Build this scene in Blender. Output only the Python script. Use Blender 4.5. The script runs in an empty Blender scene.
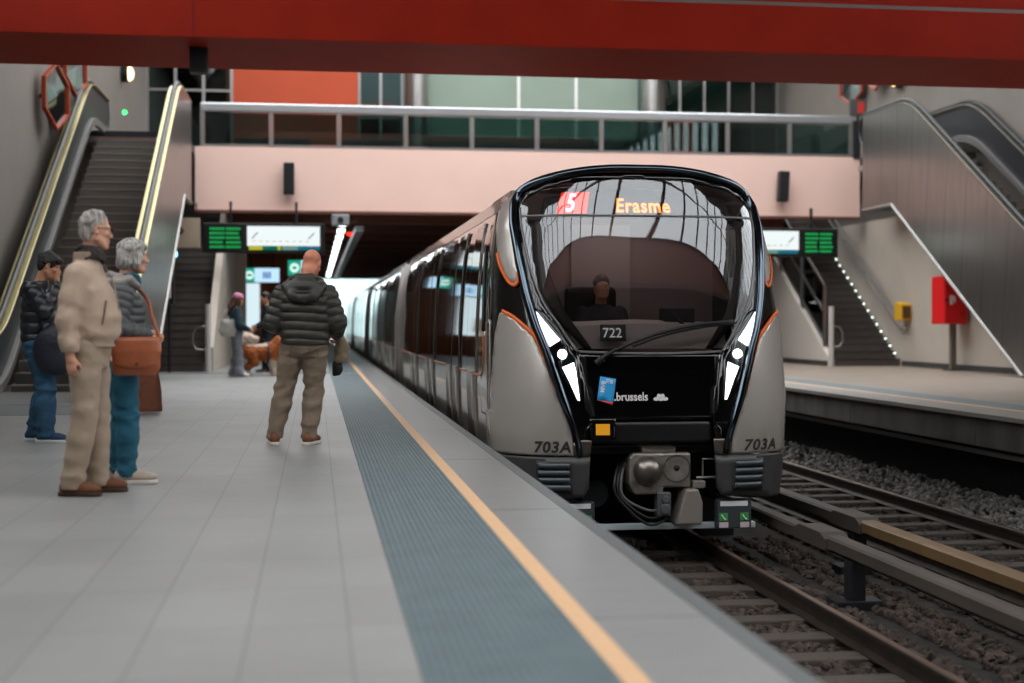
import bpy, bmesh, math, random
import numpy as np
from mathutils import Vector, Matrix
from mathutils.geometry import delaunay_2d_cdt, interpolate_bezier
random.seed(7); np.random.seed(7)
scn = bpy.context.scene
COL = scn.collection
R = math.radians

# ---------------------------------------------------------------- camera
cam_data = bpy.data.cameras.new('camera'); cam = bpy.data.objects.new('camera', cam_data); COL.objects.link(cam)
cam_data.sensor_width = 36.0; cam_data.lens = 1400 / 1024 * 36.0
cam.location = (0, 0, 1.08)
yaw = math.atan(197 / 1400); pit = math.atan(18.5 * math.cos(yaw) / 1400)
cam.rotation_euler = (math.pi / 2 - pit, 0, -yaw)
cam_data.clip_start = 0.05; cam_data.clip_end = 400
cam_data.dof.use_dof = True; cam_data.dof.focus_distance = 12.9; cam_data.dof.aperture_fstop = 1.15
scn.camera = cam

# ---------------------------------------------------------------- world, exposure
world = bpy.data.worlds.new('overcast sky'); scn.world = world; world.use_nodes = True
wn = world.node_tree; bgn = wn.nodes['Background']
bgn.inputs['Color'].default_value = (0.97, 0.985, 1.0, 1); bgn.inputs['Strength'].default_value = 6.0
vs = scn.view_settings
scn.display_settings.display_device = 'sRGB'
vs.view_transform = 'Standard'; vs.look = 'None'; vs.gamma = 1.0; vs.exposure = -0.2; vs.use_curve_mapping = False
scn.cycles.max_bounces = 8; scn.cycles.diffuse_bounces = 4; scn.cycles.transparent_max_bounces = 12
scn.cycles.sample_clamp_indirect = 6.0
scn.cycles.use_denoising = True

def area_lamp(name, loc, size, energy, color, rot=(0, 0, 0)):
    l = bpy.data.lights.new(name, 'AREA'); l.shape = 'RECTANGLE'; l.size, l.size_y = size; l.energy = energy; l.color = color
    o = bpy.data.objects.new(name, l); o.location = loc; o.rotation_euler = rot; COL.objects.link(o); return o
def portal(name, loc, size):
    o = area_lamp(name, loc, size, 1, (1, 1, 1)); o.data.cycles.is_portal = True; return o
# daylight enters through the glazed vault above the tracks and the open tunnel mouth
portal('skylight portal near', (5.1, 3.5, 10.2), (18.6, 7.8))
portal('skylight portal far', (5.1, 35.0, 10.2), (18.6, 26.0))

# ---------------------------------------------------------------- materials
def lin(c):
    if isinstance(c, str): c = tuple(int(c[i:i + 2], 16) / 255 for i in (0, 2, 4))
    return tuple((x / 12.92 if x <= 0.04045 else ((x + 0.055) / 1.055) ** 2.4) for x in c) + (1,)
MATS = {}
def mat(name, col, rough=0.6, metal=0.0, noise=0.0, nscale=8.0, bump=0.0, bscale=40.0, coat=0.0, emit=None, estr=0.0, spec=0.5, stretch=None, detail=4):
    if name in MATS: return MATS[name]
    m = bpy.data.materials.new(name); m.use_nodes = True; nt = m.node_tree; b = nt.nodes['Principled BSDF']
    c = lin(col)
    b.inputs['Base Color'].default_value = c; b.inputs['Roughness'].default_value = rough; b.inputs['Metallic'].default_value = metal
    b.inputs['Specular IOR Level'].default_value = spec
    if coat: b.inputs['Coat Weight'].default_value = coat; b.inputs['Coat Roughness'].default_value = 0.04
    if emit: b.inputs['Emission Color'].default_value = lin(emit); b.inputs['Emission Strength'].default_value = estr
    if noise or bump:
        tc = nt.nodes.new('ShaderNodeTexCoord'); mp = nt.nodes.new('ShaderNodeMapping'); nt.links.new(tc.outputs['Object'], mp.inputs[0])
        if stretch: mp.inputs['Scale'].default_value = stretch
    if noise:
        n = nt.nodes.new('ShaderNodeTexNoise'); n.inputs['Scale'].default_value = nscale; n.inputs['Detail'].default_value = detail
        nt.links.new(mp.outputs[0], n.inputs['Vector'])
        r = nt.nodes.new('ShaderNodeValToRGB'); r.color_ramp.elements[0].position = 0.3; r.color_ramp.elements[1].position = 0.7
        r.color_ramp.elements[0].color = tuple(x * (1 - noise) for x in c[:3]) + (1,)
        r.color_ramp.elements[1].color = tuple(min(1, x * (1 + noise)) for x in c[:3]) + (1,)
        nt.links.new(n.outputs['Fac'], r.inputs[0]); nt.links.new(r.outputs[0], b.inputs['Base Color'])
    if bump:
        n2 = nt.nodes.new('ShaderNodeTexNoise'); n2.inputs['Scale'].default_value = bscale; n2.inputs['Detail'].default_value = 5
        nt.links.new(mp.outputs[0], n2.inputs['Vector'])
        bp = nt.nodes.new('ShaderNodeBump'); bp.inputs['Strength'].default_value = bump; bp.inputs['Distance'].default_value = 0.02
        nt.links.new(n2.outputs['Fac'], bp.inputs['Height']); nt.links.new(bp.outputs[0], b.inputs['Normal'])
    MATS[name] = m; return m
def emis(name, col, s):
    if name in MATS: return MATS[name]
    m = bpy.data.materials.new(name); m.use_nodes = True; nt = m.node_tree; nt.nodes.clear()
    e = nt.nodes.new('ShaderNodeEmission'); e.inputs[0].default_value = lin(col); e.inputs[1].default_value = s
    o = nt.nodes.new('ShaderNodeOutputMaterial'); nt.links.new(e.outputs[0], o.inputs[0]); MATS[name] = m; return m
def glass(name, tint, refl=1.0, ior=1.5, rough=0.0, gcol=(1, 1, 1)):
    if name in MATS: return MATS[name]
    m = bpy.data.materials.new(name); m.use_nodes = True; nt = m.node_tree; nt.nodes.clear()
    t = nt.nodes.new('ShaderNodeBsdfTransparent'); t.inputs[0].default_value = lin(tint)
    g = nt.nodes.new('ShaderNodeBsdfGlossy'); g.inputs['Roughness'].default_value = rough; g.inputs['Color'].default_value = gcol + (1,)
    fr = nt.nodes.new('ShaderNodeFresnel'); fr.inputs[0].default_value = ior
    mu = nt.nodes.new('ShaderNodeMath'); mu.operation = 'MULTIPLY'; mu.inputs[1].default_value = refl; mu.use_clamp = True
    mx = nt.nodes.new('ShaderNodeMixShader'); o = nt.nodes.new('ShaderNodeOutputMaterial')
    nt.links.new(fr.outputs[0], mu.inputs[0]); nt.links.new(mu.outputs[0], mx.inputs[0]); nt.links.new(t.outputs[0], mx.inputs[1]); nt.links.new(g.outputs[0], mx.inputs[2]); nt.links.new(mx.outputs[0], o.inputs[0])
    MATS[name] = m; return m
def tiles(name, col, col2, w, h, mortar, rough, offset=0.0, msize=0.004):
    m = bpy.data.materials.new(name); m.use_nodes = True; nt = m.node_tree; b = nt.nodes['Principled BSDF']
    g = nt.nodes.new('ShaderNodeNewGeometry'); mp = nt.nodes.new('ShaderNodeMapping'); nt.links.new(g.outputs['Position'], mp.inputs[0]); mp.inputs['Location'].default_value = (0.233, 0.0, 0)
    br = nt.nodes.new('ShaderNodeTexBrick'); nt.links.new(mp.outputs[0], br.inputs['Vector'])
    br.inputs['Scale'].default_value = 1.0; br.inputs['Brick Width'].default_value = w; br.inputs['Row Height'].default_value = h
    br.inputs['Mortar Size'].default_value = msize; br.inputs['Mortar Smooth'].default_value = 0.3; br.offset = offset; br.squash = 1.0
    br.inputs['Color1'].default_value = lin(col); br.inputs['Color2'].default_value = lin(col2); br.inputs['Mortar'].default_value = lin(mortar)
    n = nt.nodes.new('ShaderNodeTexNoise'); n.inputs['Scale'].default_value = 1.3; n.inputs['Detail'].default_value = 8; nt.links.new(g.outputs['Position'], n.inputs['Vector'])
    mx = nt.nodes.new('ShaderNodeMixRGB'); mx.blend_type = 'MULTIPLY'; mx.inputs[0].default_value = 0.35
    rp = nt.nodes.new('ShaderNodeValToRGB'); rp.color_ramp.elements[0].color = (0.6, 0.6, 0.6, 1); rp.color_ramp.elements[0].position = 0.3; rp.color_ramp.elements[1].position = 0.65
    nt.links.new(n.outputs['Fac'], rp.inputs[0]); nt.links.new(br.outputs['Color'], mx.inputs[1]); nt.links.new(rp.outputs[0], mx.inputs[2]); nt.links.new(mx.outputs[0], b.inputs['Base Color'])
    b.inputs['Roughness'].default_value = rough
    bp = nt.nodes.new('ShaderNodeBump'); bp.inputs['Strength'].default_value = 0.25; bp.inputs['Distance'].default_value = 0.003; bp.invert = True
    nt.links.new(br.outputs['Fac'], bp.inputs['Height']); nt.links.new(bp.outputs[0], b.inputs['Normal'])
    MATS[name] = m; return m

# ---------------------------------------------------------------- mesh helpers
def tag(o, label=None, cat=None, group=None, kind=None):
    if label: o['label'] = label
    if cat: o['category'] = cat
    if group: o['group'] = group
    if kind: o['kind'] = kind
    return o
def wloc(o):
    v = Vector((0, 0, 0))
    while o is not None: v += o.location; o = o.parent
    return v
def thing(name, label, cat, loc=(0, 0, 0), group=None, rz=0):
    o = bpy.data.objects.new(name, None); COL.objects.link(o); o.location = loc; o.rotation_euler = (0, 0, rz); o.empty_display_size = 0.2
    return tag(o, label, cat, group)
def copy_tree(o, parent=None):
    c = o.copy(); COL.objects.link(c)
    if parent: c.parent = parent
    for ch in list(o.children): copy_tree(ch, c)
    return c
def link_mesh(name, me, m, parent=None, smooth=False):
    o = bpy.data.objects.new(name, me); COL.objects.link(o)
    for mm in (m if isinstance(m, (list, tuple)) else [m]): me.materials.append(mm)
    if parent: o.parent = parent
    if smooth: me.polygons.foreach_set('use_smooth', [True] * len(me.polygons))
    return o
class MB:
    def __init__(s): s.v = []; s.f = []; s.mi = []; s.cur = 0
    def add(s, vs, fs):
        n = len(s.v); s.v += [tuple(p) for p in vs]; s.f += [tuple(i + n for i in f) for f in fs]; s.mi += [s.cur] * len(fs); return s
    def box(s, lo, hi):
        x0, y0, z0 = lo; x1, y1, z1 = hi
        return s.add([(x0, y0, z0), (x1, y0, z0), (x1, y1, z0), (x0, y1, z0), (x0, y0, z1), (x1, y0, z1), (x1, y1, z1), (x0, y1, z1)],
                     [(0, 3, 2, 1), (4, 5, 6, 7), (0, 1, 5, 4), (1, 2, 6, 5), (2, 3, 7, 6), (3, 0, 4, 7)])
    def cbox(s, c, d): return s.box([c[i] - d[i] / 2 for i in range(3)], [c[i] + d[i] / 2 for i in range(3)])
    def prism(s, poly, axis, a, b):
        # poly in the two remaining axes (in xyz order), extruded along axis from a to b
        n = len(poly); ar = sum(poly[i][0] * poly[(i + 1) % n][1] - poly[(i + 1) % n][0] * poly[i][1] for i in range(n))
        if (ar < 0) != (axis == 1): poly = poly[::-1]
        def pt(p, t): return {0: (t, p[0], p[1]), 1: (p[0], t, p[1]), 2: (p[0], p[1], t)}[axis]
        if a > b: a, b = b, a
        vs = [pt(p, a) for p in poly] + [pt(p, b) for p in poly]
        return s.add(vs, [tuple(range(n))[::-1], tuple(range(n, 2 * n))] + [(i, (i + 1) % n, n + (i + 1) % n, n + i) for i in range(n)])
    def tube(s, pts, r, n=10, closed=False, cap=True):
        pts = [Vector(p) for p in pts]; m = len(pts); rs = r if isinstance(r, (list, tuple)) else [r] * m
        vs = []; up = None
        for i, p in enumerate(pts):
            t = (pts[(i + 1) % m] - pts[i - 1]) if closed else (pts[min(i + 1, m - 1)] - pts[max(i - 1, 0)])
            t.normalize()
            if up is None: up = Vector((0, 0, 1)) if abs(t.z) < 0.9 else Vector((1, 0, 0))
            u = (up - t * up.dot(t)).normalized(); w = t.cross(u); up = u
            vs += [p + (u * math.cos(2 * math.pi * k / n) + w * math.sin(2 * math.pi * k / n)) * rs[i] for k in range(n)]
        fs = []
        for i in range(m if closed else m - 1):
            j = (i + 1) % m
            fs += [(i * n + k, i * n + (k + 1) % n, j * n + (k + 1) % n, j * n + k) for k in range(n)]
        if cap and not closed: fs += [tuple(range(n))[::-1], tuple(range((m - 1) * n, m * n))]
        return s.add(vs, fs)
    def cyl(s, a, b, r, n=16): return s.tube([a, b], r, n)
    def disc(s, c, nrm, r, t, n=24):
        nrm = Vector(nrm).normalized(); c = Vector(c); return s.tube([c - nrm * t / 2, c + nrm * t / 2], r, n)
    def sphere(s, c, r, nu=14, nv=9):
        r = r if isinstance(r, (tuple, list)) else (r, r, r); vs = []; fs = []
        for j in range(nv + 1):
            th = math.pi * j / nv
            for i in range(nu):
                ph = 2 * math.pi * i / nu; vs.append((c[0] + r[0] * math.sin(th) * math.cos(ph), c[1] + r[1] * math.sin(th) * math.sin(ph), c[2] + r[2] * math.cos(th)))
        for j in range(nv):
            for i in range(nu): fs.append((j * nu + i, (j + 1) * nu + i, (j + 1) * nu + (i + 1) % nu, j * nu + (i + 1) % nu))
        return s.add(vs, fs)
    def xf(s, M):
        s.v = [tuple(M @ Vector(p)) for p in s.v]; return s
    def build(s, name, m, parent=None, smooth=False, bevel=0.0, local=False, angle=None):
        off = wloc(parent) if parent is not None and not local else Vector((0, 0, 0))
        me = bpy.data.meshes.new(name); me.from_pydata([(p[0] - off.x, p[1] - off.y, p[2] - off.z) for p in s.v], [], s.f); me.update()
        if any(s.mi): me.polygons.foreach_set('material_index', s.mi)
        o = link_mesh(name, me, m, parent, smooth)
        if bevel:
            b = o.modifiers.new('bevel', 'BEVEL'); b.width = bevel; b.segments = 2; b.limit_method = 'ANGLE'; b.angle_limit = R(35)
        if smooth and angle: me.set_sharp_from_angle(angle=R(angle))
        return o
def text_mesh2d(txt, size, bold=0.0, extrude=0.0, shear=0.0, space=1.0):
    # outline text as triangles in 2-D: (verts, faces), left-bottom aligned at 0,0
    cu = bpy.data.curves.new('t', 'FONT'); cu.body = txt; cu.size = size; cu.offset = bold; cu.shear = shear; cu.space_character = space; cu.resolution_u = 3
    o = bpy.data.objects.new('t', cu); COL.objects.link(o); dg = bpy.context.evaluated_depsgraph_get(); dg.update()
    me = o.evaluated_get(dg).to_mesh(); vs = [tuple(v.co) for v in me.vertices]; me.calc_loop_triangles(); fs = [tuple(t.vertices) for t in me.loop_triangles]
    o.evaluated_get(dg).to_mesh_clear(); bpy.data.objects.remove(o); bpy.data.curves.remove(cu)
    x0 = min(v[0] for v in vs); return [(v[0] - x0, v[1]) for v in vs], fs
def structure(o): o['kind'] = 'structure'; return o
# ================================================================ the setting
M_floor = tiles('platform tiles', '8e8e8c', '888886', 0.35, 0.72, '6a6a69', 0.42, 0.0)
M_floorR = tiles('far platform tiles', '8f8073', '8a7c70', 0.35, 0.72, '746960', 0.45, 0.0)
M_tact = mat('tactile paving', '5f6e73', 0.6, noise=0.12, nscale=5)
M_yel = mat('yellow line', 'd6ab82', 0.6, noise=0.06, nscale=30)
M_cop = mat('coping stone', '7b7b7a', 0.33, noise=0.10, nscale=3.0, bump=0.04, bscale=25, stretch=(1, 6, 1))
M_edge = mat('edge aluminium', '8b8f90', 0.35, metal=0.6)
M_conc = mat('dark concrete', '55504d', 0.85, noise=0.35, nscale=2.5, bump=0.3, bscale=18, stretch=(1, 1, 0.3))
M_blackish = mat('blackish wall', '191717', 0.95, noise=0.3, nscale=2)  # near-black and randomly mottled, for the wall under the far platform edge
M_wall = mat('grey wall', '736c65', 0.6, noise=0.06, nscale=1.2, bump=0.05, bscale=6)
M_wallw = mat('beige wall', 'b8ada1', 0.65, noise=0.05, nscale=1.5)
M_pink = mat('pink concrete', 'f4cfc2', 0.75, noise=0.03, nscale=0.8)
M_red = mat('red painted steel', '9a2412', 0.6, noise=0.08, nscale=1.5, spec=0.12)
M_ceil = mat('brown ceiling', '54352b', 0.8, noise=0.15, nscale=0.6)
M_orange = mat('orange wall', 'b0431f', 0.7, noise=0.05, nscale=1)
M_green = mat('pale green panel', '7f9082', 0.55, noise=0.04, nscale=1)
M_col = mat('pale column', 'b3a89c', 0.5)
M_base = mat('dark skirting', '3b3a39', 0.7)
M_steel = mat('brushed steel', 'b0aeac', 0.28, metal=1.0, noise=0.06, nscale=3, stretch=(1, 6, 6))
M_white = mat('white paint', 'd8d8d6', 0.5)
M_dark = mat('dark metal', '26262a', 0.5, metal=0.3)
M_black = mat('black plastic', '0f0f10', 0.5)
M_grnd = mat('trackbed', '2e2a27', 0.95, noise=0.4, nscale=6, bump=0.8, bscale=14)
M_room = mat('hall roof', '4a3c38', 0.8)

structure(MB().box((-5.3, -16, -1.4), (1.42, 95, 0)).build('floor', M_floor))
structure(MB().box((8.06, -16, -0.12), (15.7, 95, 0)).build('floor_right', M_floorR))
# tactile ribbed strip on the platform, then the yellow line and coping
def ribbed(name, x0, x1, n, y0, y1, z, m):
    mb = MB(); w = (x1 - x0) / n
    prof = [(x0, z - 0.002)]
    for i in range(n): a = x0 + i * w; prof += [(a + 0.12 * w, z + 0.001), (a + 0.3 * w, z + 0.009), (a + 0.7 * w, z + 0.009), (a + 0.88 * w, z + 0.001)]
    prof.append((x1, z - 0.002))
    mb.prism(prof, 1, y0, y1); return structure(mb.build(name, m))
ribbed('trim_1', 0.32, 0.915, 20, -4, 30.5, 0.0, M_tact)
ribbed('trim_1', 0.32, 0.915, 20, 31.0, 95, 0.0, M_tact)
structure(MB().box((0.915, -4, -0.01), (0.997, 95, 0.004)).build('trim_2', M_yel))
mb = MB()
for i in range(34): mb.box((0.997, -4 + i * 3.0, -0.01), (1.42, -4 + i * 3.0 + 2.992, 0.003))
structure(mb.build('trim_3', M_cop))
ribbed('trim_4', 1.42, 1.50, 4, -4, 95, 0.0, M_edge)
structure(MB().box((1.36, -4, -0.42), (1.495, 95, -0.001)).build('trim_5', M_conc))
structure(MB().box((-5.3, 30.5, 0.0), (0.32, 31.0, 0.004)).build('trim_6', mat('slate band', '55585a', 0.6)))
structure(MB().box((-5.2, 17, 0.0), (-2.2, 19.1, 0.003)).build('trim_7', mat('slate band', '55585a', 0.6)))
# right platform edge
structure(MB().box((8.50, 0, 0.0), (8.62, 95, 0.004)).build('trim_8', M_yel))
structure(MB().box((8.62, 0, 0.0), (9.20, 95, 0.004)).build('trim_9', M_tact))
structure(MB().box((7.85, 0, -0.05), (8.10, 95, 0.003)).box((8.10, 0, 0), (8.5, 95, 0.003)).build('trim_10', mat('far coping', '86807a', 0.5)))
mb = MB()
for i in range(24): mb.box((7.92, i * 4.0, -0.40), (8.12, i * 4.0 + 3.985, -0.05))
structure(mb.build('trim_11', M_conc))
structure(MB().box((8.05, 0, -0.52), (8.12, 95, -0.46)).build('trim_12', mat('grey conduit', '6a6766', 0.5)))
structure(MB().box((8.42, 0, -1.4), (8.6, 95, -0.12)).build('wall_track', M_blackish))
structure(MB().box((1.2, -16, -1.45), (9, 95, -1.25)).build('ground', M_grnd))

# hall walls
def side_wall(name, x0, x1, m):
    # long side wall; unseen near clerestory glazing added for light and windscreen reflections
    mb = MB().box((x0, -16, -0.2), (x1, -4, 14)).box((x0, 18.5, -0.2), (x1, 95, 14)).box((x0, -4, -0.2), (x1, 18.5, 5.6)).box((x0, -4, 10), (x1, 18.5, 14))
    structure(mb.build(name, m)); xm = (x0 + x1) / 2; nm = 'added_window_left' if x0 < 0 else 'added_window_right'
    structure(MB().add([(xm, -4, 5.6), (xm, 18.5, 5.6), (xm, 18.5, 10), (xm, -4, 10)], [(0, 1, 2, 3)]).build(nm, glass('skylight glass', 'f2f4f4', 0.6)))
    mb = MB()
    for i in range(16): mb.box((x0 + .05, -4 + i * 1.5 - .05, 5.6), (x1 - .05, -4 + i * 1.5 + .05, 10))
    structure(mb.build('window_frame', mat('dark rib', '2b2522', 0.6)))
side_wall('wall_left', -5.6, -5.3, M_wall); side_wall('wall_right', 15.75, 16.0, M_wall)
mb = MB().prism([(26.0, 0), (38.5, 0), (38.5, 3.8), (32.6, 3.8), (26.0, 0.02)], 0, 14.7, 14.85)
structure(mb.build('wall_escalator', M_wallw))
structure(MB().box((14.66, 26.0, 0), (14.7, 33.6, 0.13)).build('baseboard_right', M_base))
structure(MB().box((-5.6, -16.3, -1.4), (15.9, -16, 14.0)).build('wall_back', mat('rear wall', '383130', .8)))
# roof with a glazed vault over the tracks
VX, VA, VZ, VR = 5.1, 9.5, 10.2, 3.0
mb = MB()
mb.box((-5.6, -16, VZ), (VX - VA, 95, VZ + 0.3)).box((VX + VA, -16, VZ), (15.9, 95, VZ + 0.3))
mb.box((VX - VA, -16, VZ), (VX + VA, -0.5, VZ + 0.3)).box((VX - VA, 7.5, VZ - .4), (VX + VA, 21.9, VZ + .3)).box((VX - VA, 48.2, VZ), (VX + VA, 95, VZ + 0.3))
structure(mb.build('ceiling', M_room))
def arcp(t, y, k=0): return (VX - (VA + k) * math.cos(t), y, VZ + 0.3 + (VR + k) * math.sin(t))
mb = MB(); N = 20
for i in range(N):
    t0, t1 = math.pi * i / N, math.pi * (i + 1) / N
    for (y0, y1) in ((-0.5, 7.5), (21.9, 48.2)): mb.add([arcp(t0, y0), arcp(t0, y1), arcp(t1, y1), arcp(t1, y0)], [(0, 1, 2, 3)])
structure(mb.build('window_1', glass('skylight glass', 'f2f4f4', 0.6)))
mb = MB()
for y in [-.4, 3.5, 7.4] + [22.0 + j * 1.8 for j in range(15)]:
    mb.tube([arcp(math.pi * i / N, y, -0.06) for i in range(N + 1)], 0.07, 6)
for t in [.18 + k * .148 for k in range(20)]: mb.tube([arcp(t, -0.5, -0.06), arcp(t, 7.5, -0.06)], 0.075, 6)
for t in (0.5, 1.0, 1.57, 2.14, 2.64): mb.tube([arcp(t, 21.9, -0.06), arcp(t, 48.2, -0.06)], 0.04, 6)
structure(mb.build('window_frame', mat('dark rib', '2b2522', 0.6)))
for y0, y1, nm in ((-.65, -0.5, 'wall_vault'), (7.5, 7.65, 'wall_vault'), (21.75, 21.9, 'wall_vault'), (48.2, 48.35, 'wall_vault')):
    mb = MB(); mb.prism([(arcp(math.pi * i / N, 0)[0], arcp(math.pi * i / N, 0)[2]) for i in range(N + 1)], 1, y0, y1); structure(mb.build(nm, mat('vault end', '7a5148', .8) if y0 < 2 else M_wall))

# red beam across the hall
mb = MB().box((-5.3, 19.5, 4.97), (15.6, 21.9, 5.66)); mb.box((-5.3, 19.75, 5.72), (15.6, 21.9, 6.6))
structure(mb.build('beam_red', M_red, bevel=0.01))
structure(MB().box((-5.3, 19.55, 5.66), (15.6, 21.9, 5.72)).build('trim_13', mat('grey flange', '77706c', 0.5)))
structure(MB().box((-1.636, 19.494, 4.97), (-1.628, 19.5, 5.66)).build('trim_14', M_black))
# pink bridge beam, bridge deck and the brown ceiling beyond
structure(MB().box((-2.98, 36.0, 3.93), (14.5, 36.5, 5.53)).build('beam_pink', M_pink))
structure(MB().box((-2.3, 36.5, 3.98), (12.8, 92, 5.5)).box((-5.3, 41.5, 3.98), (-2.3, 92, 5.5)).box((12.8, 43.5, 3.98), (15.6, 92, 5.5)).build('ceiling_low', M_ceil))
mb = MB()
for i in range(14): mb.box((-2.3, 37.2 + i * 3.6, 3.72), (12.8, 37.6 + i * 3.6, 3.98))
structure(mb.build('beam_brown', mat('brown beam', '5d3325', 0.7)))
structure(MB().box((-2.98, 35.9, 3.86), (14.5, 36.1, 3.93)).build('trim_15', mat('brown trim', '6a4034', 0.7)))
structure(MB().box((-5.3, 33.2, 5.30), (-2.98, 44, 5.5)).box((14.51, 34.2, 5.30), (15.75, 44, 5.5)).build('floor_landing', M_dark))
# beige wall pieces, columns and bright shop fronts under the bridge on the left
structure(MB().prism([(31.9, 0.0), (40.5, 0.0), (40.5, 3.98), (37.2, 3.98), (31.9, 0.55)], 0, -2.42, -2.25).build('wall_stair_left', M_wallw))
structure(MB().box((-2.2, 39.5, 0), (-1.9, 39.8, 3.98)).build('column_left', mat('pale column', 'b3a89c', 0.5)))
structure(MB().prism([(33.9, 0), (42.5, 0), (42.5, 4.0), (40, 4.0), (33.9, 0.25)], 0, 12.82, 12.95).build('wall_stair_right', mat('stair wall', 'cfc6bd', 0.6)))
structure(MB().box((12.79, 33.9, 0), (12.82, 42.5, 0.13)).build('baseboard_left', M_base))
structure(MB().box((9.8, 44.5, 0), (12.9, 44.8, 3.98)).build('wall_far', M_wallw))
structure(MB().box((-5.3, 52, 0), (-.1, 52.3, 3.98)).build('wall_shop', mat('warm shop wall', '8a4a28', 0.7)))
# upper concourse behind the bridge
structure(MB().box((-2.7, 44.0, 5.5), (1.34, 44.3, 9.6)).build('wall_orange', M_orange))
structure(MB().box((1.34, 47, 5.5), (15.75, 47.3, 10.2)).build('wall_upper', mat('teal dark wall', '3c4a48', 0.5)))
structure(MB().box((3.52, 44, 6.95), (10.27, 44.15, 9.6)).build('wall_green', M_green))
structure(MB().box((3.52, 44, 5.5), (10.27, 44.12, 6.95)).build('wall_counter', mat('dark counter', '20302f', 0.35)))
for x in (6.35, 8.2): structure(MB().box((x, 43.96, 6.95), (x + .1, 44.0, 9.6)).build('trim_16', M_white))
for x, w in ((2.8, 0.7), (10.27, 0.78)): structure(MB().cyl((x + w / 2, 43.6, 5.5), (x + w / 2, 43.6, 10.2), w / 2, 24).build('column_steel', M_steel, smooth=True, angle=40))

# outside, past the open end of the hall
structure(MB().box((-30, 95, -1.6), (40, 140, -1.25)).box((-8, 95, -1.25), (1.42, 118, 0)).build('ground_outside', mat('outside ground', '5a5c58', .9)))
structure(MB().box((-30, 118, -1.3), (40, 119, 9)).build('daylight_backdrop', mat('painted daylight', 'b9d2d2', .9, noise=.3, nscale=.3)))  # made-up wall; its pale colour stands in for the bright daylight outside

for i in range(11):
    y = 55 + i * 3.6; structure(MB().cyl((-2.6, y, 0), (-2.6, y, 3.98), .24, 16).build('added_column', M_col, smooth=True, angle=40))  # hidden columns added to put vertical stripes into the train's reflections
structure(MB().box((-5.3, 90, 0), (-.4, 90.3, 3.98)).build('reflection_blocker', M_wall))  # unseen wall added to keep bright daylight out of the train's reflections
# ================================================================ tracks
M_rail = mat('rail steel', '3a302a', 0.55, metal=0.5, noise=0.3, nscale=6)
M_railtop = mat('polished rail head', '8d7461', 0.35, metal=1.0)
M_sleep = mat('sleeper wood', '4c433c', 0.85, noise=0.3, nscale=9, bump=0.5, bscale=30, stretch=(0.4, 4, 4))
M_cover = mat('power rail cover', '443c36', 0.65, noise=0.22, nscale=4, stretch=(1, 0.3, 1))
M_coverY = mat('ochre power rail cover', '675033', 0.55, noise=0.2, nscale=3)
def rail(x, y0, y1, label):
    zt = -1.03
    prof = [(-.065, zt - .16), (.065, zt - .16), (.065, zt - .148), (.012, zt - .125), (.010, zt - .05), (.035, zt - .038), (.035, zt - .004), (.028, zt), (-.028, zt), (-.035, zt - .004), (-.035, zt - .038), (-.010, zt - .05), (-.012, zt - .125), (-.065, zt - .148)]
    o = MB().prism([(x + a, z) for a, z in prof], 1, y0, y1).build('rail', M_rail)
    tag(o, label, 'rail')
    MB().box((x - .024, y0, zt - .001), (x + .024, y1, zt + .002)).build('rail_head', M_railtop, o)
rail(2.33, 2, 90, 'steel running rail tucked along the foot of the near platform face')
rail(3.765, 2, 90, 'rusty steel running rail leading out from under the front of the metro train')
rail(5.65, 2, 90, 'dark running rail beside the ochre covered power rail on the far track')
rail(7.085, 2, 90, 'running rail nearest the blackish wall of the far platform')
def sleepers(x0, x1, ys, label, group):
    proto = None
    for i, y in enumerate(ys):
        if proto is None:
            proto = MB().cbox((0, 0, 0), (x1 - x0, 0.23, 0.14)).build('sleeper', M_sleep, bevel=0.012); o = proto
        else: o = proto.copy(); COL.objects.link(o)
        o.location = ((x0 + x1) / 2 + random.uniform(-.03, .03), y, -1.255); o.rotation_euler = (0, 0, random.uniform(-.01, .01)); tag(o, label, 'sleeper', group)
sleepers(1.95, 4.12, [5.4 + .62 * i for i in range(14)], 'worn timber sleeper crossing the ballast in front of the metro train', 'sleepers of the near track')
sleepers(5.30, 7.45, [8.4 + .66 * i for i in range(36)], 'dark timber sleeper under the empty far track', 'sleepers of the far track')
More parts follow.
